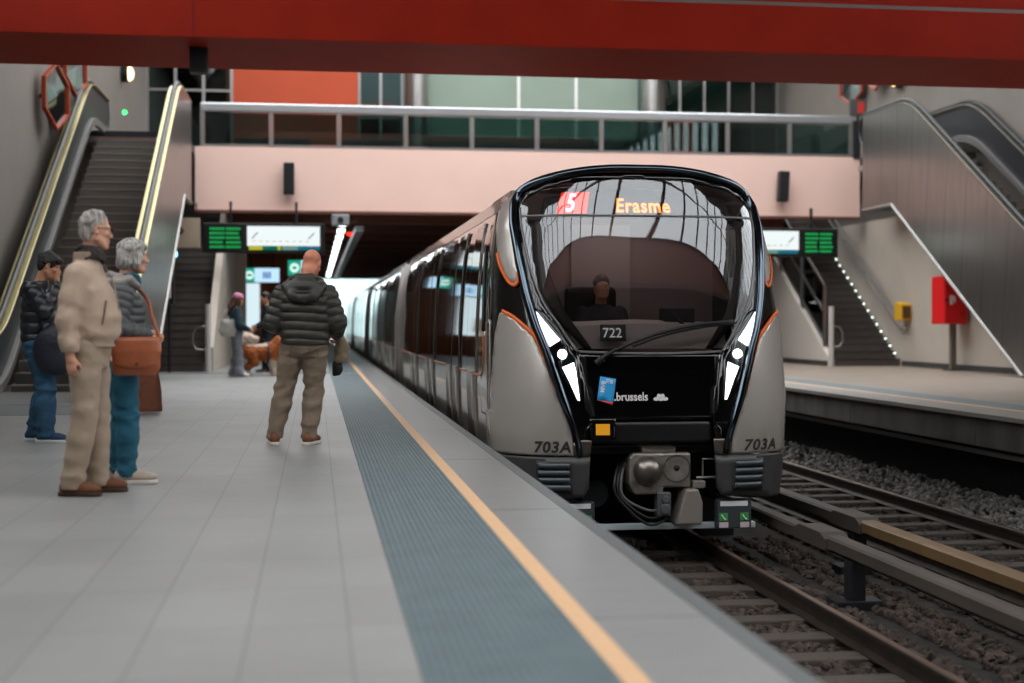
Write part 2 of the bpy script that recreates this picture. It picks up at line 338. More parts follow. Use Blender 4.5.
# ballast: one mass of stones
def ballast(name, n, x0, x1, y0, y1, zf, label, near=True, col='6b655f'):
    rng = np.random.default_rng(3)
    bm = bmesh.new(); bmesh.ops.create_icosphere(bm, subdivisions=1, radius=1.0); bv = np.array([v.co[:] for v in bm.verts]); bf = np.array([[v.index for v in f.verts] for f in bm.faces]); bm.free()
    X = rng.uniform(x0, x1, n); u = rng.uniform(0, 1, n); Y = y0 * (y1 / y0) ** u if near else rng.uniform(y0, y1, n)
    Z = np.array([zf(x, y) for x, y in zip(X, Y)]) + rng.uniform(-.01, .02, n)
    S = rng.uniform(.022, .05, n)
    for xr, wd in ((2.33, .10), (3.765, .10), (5.65, .10), (7.085, .10), (4.36, .10), (5.0, .10)):
        near_ = np.abs(X - xr) < wd; X = np.where(near_, xr + np.sign(X - xr + 1e-9) * (wd + .02), X)
    V = np.empty((n, 12, 3))
    for i in range(n):
        q = rng.normal(size=(3, 3)); q, _ = np.linalg.qr(q)
        V[i] = (bv * (1 + rng.uniform(-.28, .28, (12, 1)))) * (S[i] * rng.uniform(.6, 1.2, 3)) @ q + (X[i], Y[i], Z[i])
    F = (bf[None] + (np.arange(n) * 12)[:, None, None]).reshape(-1, 3)
    me = bpy.data.meshes.new(name); me.from_pydata(V.reshape(-1, 3).tolist(), [], F.tolist()); me.update()
    o = link_mesh(name, me, MATS.get('stone ' + col) or mat('stone ' + col, col, 0.9, noise=0.55, nscale=7, detail=2))
    return tag(o, label, 'ballast', kind='stuff')
ballast('ballast', 7000, 1.6, 4.95, 5.0, 14.5, lambda x, y: -1.238, 'brown ballast stones between the sleepers of the near track', col='463b35')
ballast('ballast', 5000, 5.0, 7.0, 8.0, 34, lambda x, y: -1.232, 'dark ballast stones between the sleepers of the far track', col='3d3631')
ballast('ballast', 4200, 7.15, 8.34, 8.5, 30, lambda x, y: -1.20 + (x - 7.15) * .13, 'grey ballast shoulder below the far platform wall', col='7b7773')

# covered power rails on posts between the tracks
def power_rail(x, segs, posts, label, ochre):
    t = thing('power_rail', label, 'power rail', (x, segs[0][0], -1.25))
    for (y0, y1, dz, m) in segs:
        z = -0.72 + dz
        prof = [(x - .085, z - .10), (x - .085, z - .015), (x - .06, z), (x + .06, z), (x + .085, z - .015), (x + .085, z - .10), (x + .07, z - .10), (x + .07, z - .03), (x - .07, z - .03), (x - .07, z - .10)]
        MB().prism(prof, 1, y0, y1).build('cover', m, t)
    y0 = min(s[0] for s in segs); y1 = max(s[1] for s in segs)
    MB().box((x - .035, y0, -.86), (x + .035, y1, -.77)).build('conductor', M_rail, t)
    for y in posts:
        MB().box((x - .06, y - .09, -1.25), (x + .06, y + .09, -.86)).box((x - .2, y - .12, -1.26), (x + .2, y + .12, -1.17)).build('post', M_dark, t, bevel=.01)
    for (ya, z0) in ((segs[0][1], -.72), ):
        MB().prism([(ya - .42, z0 - .02), (ya - .30, z0 + .022), (ya + .22, z0 + .022), (ya + .34, z0 - .02), (ya + .34, z0 - .12), (ya - .42, z0 - .12)], 0, x - .11, x + .11).build('joint_cap', M_cover, t, bevel=.008)
    return t
power_rail(4.36, [(3, 11.72, 0.0, M_cover), (11.75, 60, -.02, M_cover)], [6.2, 10.9, 15, 20, 25], 'grey brown covered power rail nearer the metro train', False)
power_rail(5.00, [(4, 12.55, 0.0, M_coverY), (12.58, 60, 0.0, M_cover)], [7.4, 12.45, 17, 22, 27], 'power rail with an ochre cover further from the metro train', True)
# ================================================================ escalators, stairs, signs, lamps
M_panel = mat('escalator steel panel', '8f8a87', 0.3, metal=0.9, noise=0.08, nscale=2, stretch=(1, 3, .5), bump=0.03, bscale=3)
M_yellowlit = mat('yellow lit deck tone', 'b5aa80', 0.35, metal=1.0)  # yellow handrail lighting is put into this metal's colour
M_rubber = mat('black rubber', '17181a', 0.45)
M_step = mat('escalator step', 'a09a92', 0.5, metal=0.2)
M_trim = mat('pale steel trim', 'a7a4a2', 0.35, metal=0.8)
def zst(Y, yb): return min(5.5, max(0.0, (Y - yb) * .62))
def escalator(x0, x1, yb, inner, label, outer_x, deckm):
    ye = yb + 5.5 / .62
    t = thing('escalator', label, 'escalator', ((x0 + x1) / 2, yb - 3, 0))
    ytop = ye + 2.7; ylow = yb - 2.6
    def prof(dz, lo, hi, r=.7):
        # offset path of the step line, corners rounded
        pts = [(lo, dz)]
        for k in range(7): q = k / 6; y = yb - r + 2 * r * q; pts.append((y, dz + .62 * (2 * r) * q * q / 2))
        for k in range(7): q = k / 6; y = ye - r + 2 * r * q; pts.append((y, dz + 5.5 - .62 * (2 * r) * (1 - q) ** 2 / 2))
        pts.append((hi, dz + 5.5)); return pts
    def ribbon(path0, path1): return path0 + path1[::-1]
    top = prof(.93, ylow, ytop); deck = prof(.84, ylow + .1, ytop - .1); skirt_hi = prof(.16, ylow, ytop); mid = prof(.0, ylow, ytop)
    # outer cladding down to the soffit
    # (a bottom chord that runs from the floor to the bridge level)
    cut = yb + 2.1 / .62
    chord = [(cut - .35, 0.0), (cut, 0.02), (ye + .9, 3.95), (ytop, 3.95)]
    for nm, xs in (('side_panel', outer_x),):
        poly = ribbon(prof(.84, ylow, ytop), [(ylow, 0)] + chord)
        o = MB().prism(poly, 0, xs - .02, xs + .02).build(nm, M_panel, t)
        sg = 1 if xs > (x0 + x1) / 2 else -1
        mb = MB()
        y = ylow + 1.0
        while y < ytop - .2:
            zz = zst(y, yb); zb = 0.01 if y < cut else min(3.95, (y - cut) * 3.93 / (ye + .9 - cut) + .02)
            dy = .62 * .9 if yb < y < ye else 0
            mb.add([(xs + sg * .0205, y, zz + .8), (xs + sg * .0205, y + .012, zz + .8), (xs + sg * .0205, y + .012 + dy * .6, zb + .05), (xs + sg * .0205, y + dy * .6, zb + .05)], [(0, 1, 2, 3)])
            y += .92
        mb.build('panel_joints', M_dark, t)
        q = [(a, b) for a, b in chord]; MB().tube([(xs, a, b) for a, b in q[1:]], .05, 8).build('soffit_trim', M_trim, t)
        MB().box((xs - .06, cut - .42, 0), (xs + .06, cut - .3, .5)).build('foot', M_dark, t)
    # soffit
    MB().prism(ribbon(chord[1:], [(a, b + .1) for a, b in chord[1:]]), 0, x0 + .05, x1 - .05).build('soffit', M_dark, t)
    for xs, sg in ((x0, 1), (x1, -1)):
        # inner balustrade, handrail, decks
        MB().prism(ribbon(prof(.84, ylow, ytop), prof(.1, ylow, ytop)), 0, xs + sg * .10, xs + sg * .13).build('balustrade', inner, t)
        MB().prism(ribbon(prof(.87, ylow, ytop), prof(.82, ylow, ytop)), 0, xs - sg * .05, xs + sg * .19).build('deck', deckm, t, bevel=.01)
        MB().prism(ribbon(prof(.12, ylow, ytop), prof(-.05, ylow, ytop)), 0, xs + sg * .13, xs + sg * .22).build('skirting', mat('skirt steel', '6f6d6a', .5, metal=.3), t, bevel=.01)
        loop = [(xs + sg * .06, a, b) for a, b in prof(.93, ylow, ytop)]
        lowc = [(xs + sg * .06, ylow - .42 * math.sin(k * math.pi / 8), .51 + .42 * math.cos(k * math.pi / 8)) for k in range(1, 9)]
        upc = [(xs + sg * .06, ytop + .42 * math.sin(k * math.pi / 8), 6.01 + .42 * math.cos(k * math.pi / 8)) for k in range(1, 9)]
        MB().tube(lowc[::-1] + loop + upc, .045, 10).build('handrail', M_rubber, t, smooth=True)
        MB().prism([(ylow, .0), (ylow, .88)] + [(p[1] + .03, p[2]) for p in lowc] + [(ylow - .3, 0)], 0, xs + sg * .08, xs + sg * .13).prism([(ytop, 5.5), (ytop, 6.38)] + [(p[1] - .03, p[2]) for p in upc] + [(ytop + .3, 5.5)], 0, xs + sg * .08, xs + sg * .13).build('newel', inner, t)
    # steps
    n = 28; proto = None; run = (ye - yb) / (n - .5)
    for i in range(n):
        y = yb + i * run; z = (i + .6) * 5.12 / n
        if proto is None:
            proto = MB()
            proto.box((x0 + .30, 0, -.20), (x1 - .30, run + .02, 0)); 
            for k in range(24): proto.box((x0 + .32 + k * (x1 - x0 - .64) / 24, -.003, -.18), (x0 + .32 + (k + .55) * (x1 - x0 - .64) / 24, run, .006))
            base = t.location.copy(); pm = proto.v
            me = bpy.data.meshes.new('step'); me.from_pydata([(p[0] - base.x, p[1] - base.y, p[2] - base.z) for p in pm], [], proto.f); me.update()
            o = link_mesh('step', me, mat('step riser', '6b6763', .6), t); proto = o
            MB().box((x0 + .30 - base.x, -.012 - base.y, -.012), (x1 - .30 - base.x, .07 - base.y, .010)).build('nosing', M_step, o, local=True)
        else: o = copy_tree(proto, t)
        o.location = (0, y, z)
    MB().box((x0 + .05, ylow - .9, -.01), (x1 - .05, yb + .03, .012)).build('comb_plate', M_steel, t, bevel=.004)
    MB().box((x0 + .05, ye, 5.0), (x1 - .05, ytop + .5, 5.14)).build('landing_plate', M_steel, t)
    return t
escL = escalator(-4.98, -2.95, 22.6, mat('dark balustrade', '2b2d2f', 0.45), 'long escalator with handrail decks tinted as if lit yellow rising behind the waiting passengers', -2.93, M_yellowlit)
escR = escalator(13.88, 15.62, 22.6, mat('smoked balustrade', '37373a', 0.35, metal=0.3), 'escalator clad in steel panels descending to the far platform', 13.86, mat('dull deck', '77726a', .4, metal=.8))
tag(MB().sphere((-4.3, 33.0, 5.9), .05).build('signal_lamp', emis('green signal', '2cff6a', 6)), 'small green signal light at the top of the yellow edged escalator', 'lamp')

M_stair = mat('stair stone', '4d4743', 0.8, noise=0.15, nscale=4)
M_nose = mat('stair nosing', '37322f', 0.7)
def staircase(x0, x1, yb, n, label):
    t = thing('staircase', label, 'stairs', ((x0 + x1) / 2, yb, 0)); run = .29; rise = .183; p1 = None
    for i in range(n):
        if p1 is None:
            p1 = MB().box((x0, yb, 0), (x1, yb + run + .03, rise)).build('step', M_stair, t, bevel=.01)
            q = MB().box((x0, yb - .008, rise - .035), (x1, yb + .04, rise + .004)).build('nosing', M_nose, p1); o = p1
        else: o = copy_tree(p1, t)
        o.location = (0, i * run, i * rise)
    mb = MB().prism([(yb + .05, 0), (yb + n * run, 0), (yb + n * run, n * rise - .2), (yb + .3, .0)], 0, x0 + .02, x1 - .02); mb.build('stair_body', M_stair, t)
    return t
stL = staircase(-4.6, -2.44, 31.7, 30, 'dark stone stairs rising behind the escalator beside the beige wall')
stR = staircase(12.96, 14.68, 33.75, 30, 'dark stone stairs rising from the far platform beside the red hydrant box')
M_led = emis('stair stud light', 'e8f4ea', 3.0)
for i in range(15):
    MB().sphere((14.6, 33.9 + i * .29 * 1.0, .32 + i * .183), .028, 10, 6).build('stud_light', M_led, stR)
M_post = mat('steel post', '9a9896', 0.3, metal=0.9)
# handrails and posts at the stairs
t = thing('handrail', 'double wall handrail beside the dark stairs on the far platform', 'handrail', (14.55, 33.4, 0))
for dz in (.0, .28): MB().tube([(14.6, 33.2, .95 + dz), (14.55, 33.45, .95 + dz), (14.55, 33.7, 1.05 + dz), (14.55, 39.3, 4.6 + dz)], .028, 10).build('rail_tube', M_post, t, smooth=True)
for i in range(4): MB().cyl((14.55, 34.6 + i * 1.4, 1.62 + i * .89), (14.68, 34.6 + i * 1.4, 1.56 + i * .89), .015, 8).build('bracket', M_post, t)
for x, y, s, lab in ((12.78, 33.55, 1, 'pale steel post with a short loop rail at the foot of the far platform stairs'), (-2.33, 31.45, -1, 'pale steel post with loop rail at the foot of the stairs behind the escalator')):
    t = thing('stair_post', lab, 'post', (x, y, 0))
    MB().cyl((x, y, 0), (x, y, 1.5), .065, 16).build('post', mat('pale post', 'c4c0bb', 0.4), t, smooth=True, angle=40)
    MB().tube([(x, y, 1.02), (x + s * .26, y + .1, .98), (x + s * .34, y + .12, .85), (x + s * .34, y + .12, .62), (x + s * .26, y + .1, .5), (x, y, .48)], .022, 8).build('loop_rail', M_post, t, smooth=True)
# glass and steel balustrade of the far stairs
t = thing('stair_balustrade', 'steel framed glass balustrade on the white stair wall of the far platform', 'balustrade', (12.88, 34, 0))
def slope(y): return .25 + (y - 33.9) * .63
for a, b in ((34.3, 35.9), (35.98, 37.6), (37.7, 39.3)):
    fr = MB()
    for y in (a, b): fr.prism([(y - .035, slope(y) - .1), (y + .035, slope(y) - .1), (y + .035, slope(y) + 1.55), (y - .035, slope(y) + 1.55)], 0, 12.85, 12.92)
    for dz in (.12, .8, 1.5): fr.prism([(a, slope(a) + dz), (b, slope(b) + dz), (b, slope(b) + dz + .07), (a, slope(a) + dz + .07)], 0, 12.86, 12.91)
    f = fr.build('frame', M_post, t); MB().prism([(a, slope(a) + .15), (b, slope(b) + .15), (b, slope(b) + 1.5), (a, slope(a) + 1.5)], 0, 12.88, 12.89).build('pane', glass('grey glass', '7d8384', 1.5), f)

# bridge railing: one thing per bay of glass keeps to one railing with parts
t = thing('bridge_railing', 'steel railing with dark glass panels along the top of the pink bridge', 'railing', (-2.82, 35.75, 5.53))
MB().box((-2.85, 36.02, 6.42), (14.3, 36.2, 6.64)).build('top_rail', mat('satin rail', 'c5c8cc', 0.32, metal=0.85), t, bevel=.03)
MB().box((-2.85, 36.05, 5.53), (14.3, 36.15, 5.60)).build('bottom_rail', M_trim, t)
xs = [-2.80 + i * 1.707 for i in range(11)]
for x in xs: MB().box((x - .05, 36.04, 5.55), (x + .05, 36.16, 6.44)).build('post', M_trim, t)
for a, b in zip(xs, xs[1:]): MB().box((a + .06, 36.09, 5.62), (b - .06, 36.11, 6.40)).build('glass_panel', glass('railing glass', '88a3a0', 2.2, gcol=(.75, .95, .95)), t)
MB().box((14.32, 35.95, 5.5), (14.5, 36.2, 6.5)).build('end_post', M_dark, t)

# departure boards
def board(x0, label, flip):
    y = 34.0; t = thing('departure_board', label, 'sign', (x0 + 1.44, y, 2.76))
    MB().box((x0, y, 2.76), (x0 + 2.88, y + .22, 3.47)).build('housing', M_black, t, bevel=.02)
    for dx in (.65, 2.2): MB().box((x0 + dx - .03, y + .08, 3.46), (x0 + dx + .03, y + .14, 3.99)).build('hanger', M_black, t)
    gx, wx = ((.12, 1.08) if not flip else (1.98, 1.08), (1.02, 2.72) if not flip else (.1, 1.82)) if False else ((x0 + .13, x0 + .92), (x0 + 1.04, x0 + 2.76)) if not flip else ((x0 + 1.98, x0 + 2.77), (x0 + .1, x0 + 1.84))
    d = MB().box((gx[0], y - .008, 2.83), (gx[1], y, 3.40)).build('text_display', mat('led backing', '06120b', 0.3), t)
    for r in range(5):
        xx = gx[0] + .03; random.seed(r + (9 if flip else 0))
        zc = 3.33 - r * .108
        for k in range(2):
            mb = MB(); xe = gx[0] + (.38 if k == 0 else gx[1] - gx[0] - .03); q = random.uniform(.55, 1)
            while xx < xe - .04: w = random.uniform(.03, .07); mb.box((xx, y - .012, zc - .033), (min(xx + w, xe), y - .008, zc + .033)); xx += w + .008
            xx = gx[0] + .41
            mb.build('text_row', emis('green led', '2aa85a', .9), d)
    p = MB().box((wx[0], y - .008, 2.93), (wx[1], y, 3.40)).build('map_display', emis('white display', 'f2fbfb', 1.15), t)
    mb = MB()
    for k in range(9): mb.box((wx[0] + .12 + k * (wx[1] - wx[0] - .3) / 9, y - .012, 3.03), (wx[0] + .2 + k * (wx[1] - wx[0] - .3) / 9, y - .008, 3.045))
    mb.build('map_line', mat('orange print', 'd98a4a', .6), p)
    for cx in (wx[0] + .18, wx[1] - .2): MB().add([(cx - .09, y - .012, 3.10), (cx - .05, y - .012, 3.10), (cx + .09, y - .012, 3.25), (cx + .05, y - .012, 3.25)], [(0, 1, 2, 3)]).build('map_arrow', mat('grey print', '7f8f96', .6), p)
    cols = [('d8d83a', .04, .36), ('0f7a62', .36, .72), ('d8d83a', .72, .79), ('7fae9e', .82, 1.2), ('1f7f96', 1.2, 1.72)]
    for c, a, b in cols: MB().box((wx[0] + a, y - .008, 2.83), (min(wx[1], wx[0] + b), y, 2.925)).build('info_strip', emis('strip ' + c, c, .75), t)
board(-2.64, 'hanging board with green text and a white map display above the bald man', False)
board(10.25, 'hanging board with a white map display and green text above the far platform', True)
# square poster panel and dark panel at the stairs behind the escalator
t = thing('pictogram_sign', 'beige square sign with a brown slanted bar beside the hanging board over the stairs', 'sign', (-3.12, 34.6, 2.95))
MB().box((-3.5, 34.6, 2.9), (-2.75, 34.68, 3.62)).build('board', mat('beige sign', 'b9a791', .6), t, bevel=.01)
MB().prism([(-3.45, 3.58), (-3.3, 3.58), (-3.12, 3.3), (-3.2, 3.2), (-3.36, 3.42), (-3.45, 3.42)], 1, 34.585, 34.6).build('slanted_bar', mat('brown print', '4e3022', .6), t)
for x in (-3.4, -2.85): MB().box((x, 34.63, 3.6), (x + .03, 34.66, 3.99)).build('hanger', M_black, t)
t = thing('help_point', 'slim black panel with a glowing cyan light under the beige square sign', 'panel', (-3.3, 31.5, 0))
MB().box((-3.28, 31.42, 1.5), (-3.06, 31.56, 3.3)).build('panel', M_black, t, bevel=.02); MB().box((-3.2, 31.46, 0), (-3.14, 31.52, 1.5)).build('stem', M_dark, t)
MB().disc((-3.09, 31.41, 2.60), (0, 1, 0), .11, .03).build('light', emis('cyan light', '8fe8ff', 4), t)
MB().box((-3.26, 31.35, 1.62), (-3.12, 31.42, 1.98)).build('card', mat('cream card', 'c9b9a6', .6), t, bevel=.02)

# lit way-out signs further along the platform
def exit_sign(x0, x1, y, z0, z1, label, full):
    t = thing('exit_sign', label, 'sign', ((x0 + x1) / 2, y, z0))
    MB().box((x0 - .03, y, z0 - .03), (x1 + .03, y + .15, z1 + .03)).build('housing', M_black, t, bevel=.01)
    s = x0 + (x1 - x0) * .29 if full else x0 + (x1 - x0) * .55
    g = MB().box((x0, y - .01, z0), (s, y, z1)).build('green_panel', emis('green sign', '1fa889', 1.0), t)
    c = ((x0 + s) / 2, y - .012, (z0 + z1) / 2); r = (z1 - z0) * .3
    MB().disc(c, (0, 1, 0), r, .006).build('white_circle', emis('white sign', 'd9fff4', 1.3), g)
    MB().prism([(c[0] - r * .6, c[2]), (c[0] + r * .1, c[2] + r * .55), (c[0] + r * .1, c[2] + r * .2), (c[0] + r * .6, c[2] + r * .2), (c[0] + r * .6, c[2] - r * .2), (c[0] + r * .1, c[2] - r * .2), (c[0] + r * .1, c[2] - r * .55)], 1, y - .022, y - .016).build('arrow', emis('green arrow', '0c7a62', .8), g)
    w = MB().box((s, y - .01, z0), (x1, y, z1)).build('white_panel', emis('pale blue panel', 'bfe4ff', 1.25), t)
    if full:
        mb = MB(); cx = (s + x1) / 2
        for k in (-1, 0, 1): mb.box((cx + k * .09 - .03, y - .016, z0 + .12), (cx + k * .09 + .03, y - .01, z1 - .12))
        mb.build('gate_symbol', emis('blue print', '4b7fc0', .7), w)
    for x in (x0 + .2, x1 - .2): MB().box((x - .02, y + .05, z1), (x + .02, y + .09, 3.99)).build('hanger', M_black, t)
exit_sign(-2.22, -1.12, 45.2, 2.38, 2.83, 'lit green and pale blue way-out sign above the woman in the pink hat', True)
exit_sign(-.85, -.1, 45.2, 2.60, 3.09, 'lit green and white arrow sign just beside the bald head', False)

# fluorescent strips under the brown ceiling, shop lights
M_tube = emis('fluorescent tube', 'f4fbff', 9.0)
def strip_lamp(x, y0, y1, label, grp):
    t = thing('strip_lamp', label, 'lamp', (x, y0, 3.7), group=grp)
    MB().box((x - .12, y0, 3.72), (x + .12, y1, 3.80)).build('housing', M_white, t, bevel=.01)
    MB().box((x - .09, y0 + .05, 3.69), (x + .09, y1 - .05, 3.72)).build('tube', M_tube, t)
    for y in (y0 + .2, y1 - .2): MB().box((x - .02, y - .02, 3.79), (x + .02, y + .02, 3.99)).build('hanger', M_dark, t)
    return t
for i in range(15): strip_lamp(.74, 36.7 + i * 2.9, 38.2 + i * 2.9, 'bright fluorescent strip lamp in the long row over the platform edge', 'strip lamps over the platform')
for i in range(14): strip_lamp(9.0, 37.7 + i * 3.6, 39.5 + i * 3.6, 'fluorescent strip lamp in the row over the far platform edge', 'strip lamps over the far platform')
t = thing('cable_tray', 'pale ribbed cable duct hanging beside the row of strip lamps', 'duct', (1.15, 38, 3.5)); MB().box((1.08, 38, 3.55), (1.3, 80, 3.7)).build('duct', mat('pale duct', 'a9adb2', .45), t)
for i in range(6): MB().box((1.17, 40 + i * 7, 3.69), (1.21, 40.05 + i * 7, 3.99)).build('hanger', M_dark, t)
tag(MB().sphere((1.04, 42.0, 3.80), .13).cyl((1.04, 42, 3.8), (1.04, 42, 4.0), .05, 10).build('red_signal', emis('red signal', 'ff3020', 3)), 'round red signal light beside the row of strip lamps', 'lamp')
t = thing('camera_mount', 'grey box camera under the bridge above the bald head', 'camera', (.62, 35.5, 3.7))
MB().box((.42, 35.6, 3.55), (.86, 36.0, 3.83)).build('box', mat('grey box', '8d9094', .5), t, bevel=.03); MB().cyl((.64, 35.58, 3.68), (.64, 35.65, 3.68), .08).build('lens', M_black, t); MB().box((.60, 35.92, 3.82), (.68, 36.02, 3.90)).build('bracket', M_dark, t)

# black wall speakers
def speaker(x, y, z, label, tilt=0.0, w=.27, h=.8):
    t = thing('wall_speaker', label, 'speaker', (x, y, z - h / 2))
    mb = MB().box((-w / 2, -.34, -h / 2), (w / 2, -.10, h / 2)); mb.xf(Matrix.Translation((x, y, z)) @ Matrix.Rotation(tilt, 4, 'Y')); mb.build('cabinet', M_black, t, bevel=.02)
    mb = MB().box((-w / 2 + .02, -.352, -h / 2 + .03), (w / 2 - .02, -.34, h / 2 - .03)); mb.xf(Matrix.Translation((x, y, z)) @ Matrix.Rotation(tilt, 4, 'Y')); mb.build('grille', mat('speaker cloth', '1b1b1d', .9), t)
    MB().box((x - .05, y - .12, z - .1), (x + .05, y, z + .1)).build('bracket', M_dark, t)
speaker(-.645, 36.0, 4.72, 'black speaker on the pink beam above the bald man')
speaker(12.29, 36.0, 4.70, 'tilted black speaker on the pink beam near the steel escalator', .05)
t = thing('beam_speaker', 'black speaker hanging under the red beam', 'speaker', (-1.62, 20.4, 4.6)); MB().box((-1.75, 20.2, 4.62), (-1.5, 20.45, 5.12)).build('cabinet', M_black, t, bevel=.02); MB().box((-1.72, 20.19, 4.66), (-1.53, 20.2, 5.02)).build('grille', mat('speaker cloth', '1b1b1d', .9), t); MB().box((-1.66, 20.28, 4.95), (-1.6, 20.36, 4.97)).build('bracket', M_dark, t)

# six sided convex mirrors and wall lamps, side wall
def hex_mirror(x, y, z, ry, rz, label, sgn=1, group=None):
    # tilted out from the wall towards the platform
    t = thing('hexagon_mirror', label, 'mirror', (x, y, z), group=group)
    n_ = Vector((sgn * .97, -.24, 0)).normalized(); u_ = Vector((0, 0, 1)).cross(n_); c = Vector((x, y, z)) + Vector((sgn * (.12 + ry * .30), 0, 0))
    def ring(ky, kz, d): return [tuple(c + u_ * (ky * a) + Vector((0, 0, kz * b)) + n_ * d) for a, b in ((0, 1), (.9, .45), (.9, -.45), (0, -1), (-.9, -.45), (-.9, .45))]
    n = 6; mb = MB()
    R_s = [ring(ry, rz, -.04), ring(ry, rz, .05), ring(ry * .92, rz * .93, .05), ring(ry * .91, rz * .92, .0)]
    mb.add([p for r in R_s for p in r], [(q * n + k, q * n + (k + 1) % n, (q + 1) * n + (k + 1) % n, (q + 1) * n + k) for q in range(3) for k in range(n)]); mb.add(R_s[0], [tuple(range(n))[::-1]])
    mb.build('frame', mat('orange frame', '9c4020', .45), t)
    MB().add(R_s[3] + [tuple(c + n_ * .02)], [(k, (k + 1) % n, n) for k in range(n)]).build('mirror_glass', mat('mirror', 'b9bdc4', .08, metal=1), t)
    MB().tube([(x, y, z), tuple(c - n_ * .04)], .04, 8).build('arm', M_dark, t)
hex_mirror(-5.3, 28.3, 5.50, .62, .66, 'large hexagonal mirror in an orange frame on the wall beside the escalator')
hex_mirror(-5.3, 30.6, 6.5, .6, .65, 'upper hexagonal mirror in an orange frame beyond the large one')
def round_lamp(x, y, z, r, col, s, label, sgn):
    t = thing('wall_lamp', label, 'lamp', (x, y, z)); MB().disc((x + sgn * .1, y, z), (1, 0, 0), r, .2).build('housing', M_dark, t); MB().sphere((x + sgn * .2, y, z), (.14, r * .85, r * .85)).build('globe', emis('lamp ' + col, col, s), t)
round_lamp(-5.3, 29.4, 5.45, .32, 'b8a888', .5, 'dim round wall lamp between the two hexagonal mirrors', 1)
round_lamp(-5.3, 40, 8.0, .24, 'ffd9a8', 5, 'small glowing round lamp high on the wall past the escalator', 1)
hex_mirror(15.75, 39, 8.0, .6, .62, 'hexagonal mirror with a brown frame high on the wall left of the far escalator', -1)
hex_mirror(15.75, 37.3, 8.15, .55, .6, 'second brown framed hexagonal mirror beside the glowing wall lamp', -1)
round_lamp(15.75, 36.2, 7.75, .3, 'ffd98a', 5, 'glowing yellow round lamp on the wall above the far escalator', -1)
hex_mirror(15.75, 34.4, 8.0, .5, .6, 'third brown framed hexagonal mirror just right of the glowing yellow lamp', -1)

# red hydrant cabinet on its post, yellow card reader
t = thing('hydrant_cabinet', 'red fire hydrant cabinet on a grey post on the far platform', 'cabinet', (14.340, 30.050, 0))
M_hyd = mat('hydrant red', 'd81318', .4)
MB().box((14.040, 29.900, 1.06), (14.600, 30.550, 2.15)).build('body', M_hyd, t, bevel=.02)
d = MB().box((14.060, 29.875, 1.08), (14.440, 29.900, 2.13)).build('door', M_hyd, t, bevel=.01)
MB().box((14.060, 29.850, 1.56), (14.100, 29.880, 1.64)).build('handle', M_black, d)
mb = MB(); mb.prism([(14.170, 1.50), (14.240, 1.50), (14.240, 1.60), (14.300, 1.53), (14.300, 1.67), (14.240, 1.71), (14.170, 1.71)], 1, 29.865, 29.875); mb.build('hose_symbol', M_white, d)
for z in (1.24, 1.92): MB().cyl((14.445, 29.890, z), (14.445, 29.890, z + .08), .014, 8).build('hinge', M_dark, d)
MB().box((14.340, 30.150, 0), (14.460, 30.270, 1.06)).build('post', mat('post grey', '6c645c', .5), t); MB().box((14.240, 30.050, 0), (14.560, 30.370, .03)).build('foot_plate', M_dark, t)
t = thing('card_reader', 'yellow sloped card reader on the wall beside the far platform stairs', 'reader', (14.62, 33.4, 1.1))
MB().prism([(33.1, 1.15), (33.1, 1.55), (33.5, 1.62), (33.55, 1.15)], 0, 14.42, 14.7).build('body', mat('reader yellow', 'e0a92c', .45), t, bevel=.02)
MB().box((14.46, 33.085, 1.2), (14.66, 33.1, 1.5)).build('screen', mat('reader screen', '5c3d16', .3), t)
# small notices on the upper wall
tag(MB().box((15.72, 30.2, 7.05), (15.75, 31.1, 7.35)).build('notice', mat('pale notice', 'c9c4bd', .6)), 'small pale notice high on the wall above the far escalator', 'notice')
t = thing('route_sign', 'dark sign with a red square at the top of the far escalator', 'sign', (14.6, 37, 6.6)); MB().box((14.62, 37, 6.8), (15.1, 37.1, 7.25)).build('board', mat('sign grey', '4a4a4c', .6), t); MB().box((14.84, 36.98, 6.88), (15.02, 37, 7.18)).build('red_square', mat('sign red', 'c5302c', .5), t); MB().box((14.83, 37.02, 5.5), (14.89, 37.08, 6.8)).build('post', M_dark, t)

# upper concourse: glass partitions, counters, kiosk
M_frost = mat('pale panel', 'b9c4c6', .4)
def partition(x0, x1, y, z0, z1, nm, label, pane, n):
    t = thing(nm, label, 'partition', ((x0 + x1) / 2, y, z0)); w = (x1 - x0) / n
    for i in range(n + 1): MB().box((x0 + i * w - .04, y - .04, z0), (x0 + i * w + .04, y + .04, z1)).build('mullion', M_trim, t)
    for z in (z0, (z0 + z1) / 2, z1 - .06): MB().box((x0, y - .03, z), (x1, y + .03, z + .06)).build('transom', M_trim, t)
    for i in range(n): MB().box((x0 + i * w + .04, y - .01, z0 + .06), (x0 + (i + 1) * w - .04, y + .01, z1 - .06)).build('pane', pane, t)
partition(-4.6, -2.3, 40, 5.5, 9.6, 'glass_partition', 'glass partition with steel frame behind the bridge railing next to the orange wall', glass('teal glass', '8aa6a6', 1.2), 3)
partition(11.2, 15.4, 45.5, 5.5, 9.8, 'glass_shopfront', 'glass shopfront on the upper level beyond the far end of the bridge', glass('shop glass', '8aa39a', 1.5), 5)
partition(1.4, 2.75, 44.6, 5.5, 9.6, 'glass_screen', 'pale glass screen between the orange wall and the steel column', glass('pale glass', 'c8dadd', 1.2), 2)
tag(MB().box((11.3, 44.9, 5.5), (12.4, 45.2, 8.0)).build('kiosk', M_orange, bevel=.02), 'orange kiosk panel on the upper level beside the steel column', 'kiosk')
tag(MB().box((1.5, 45.6, 5.5), (2.6, 45.9, 8.2)).build('kiosk', mat('rust panel', 'a5452b', .6), bevel=.02), 'rust coloured kiosk panel behind the pale glass screen', 'kiosk')
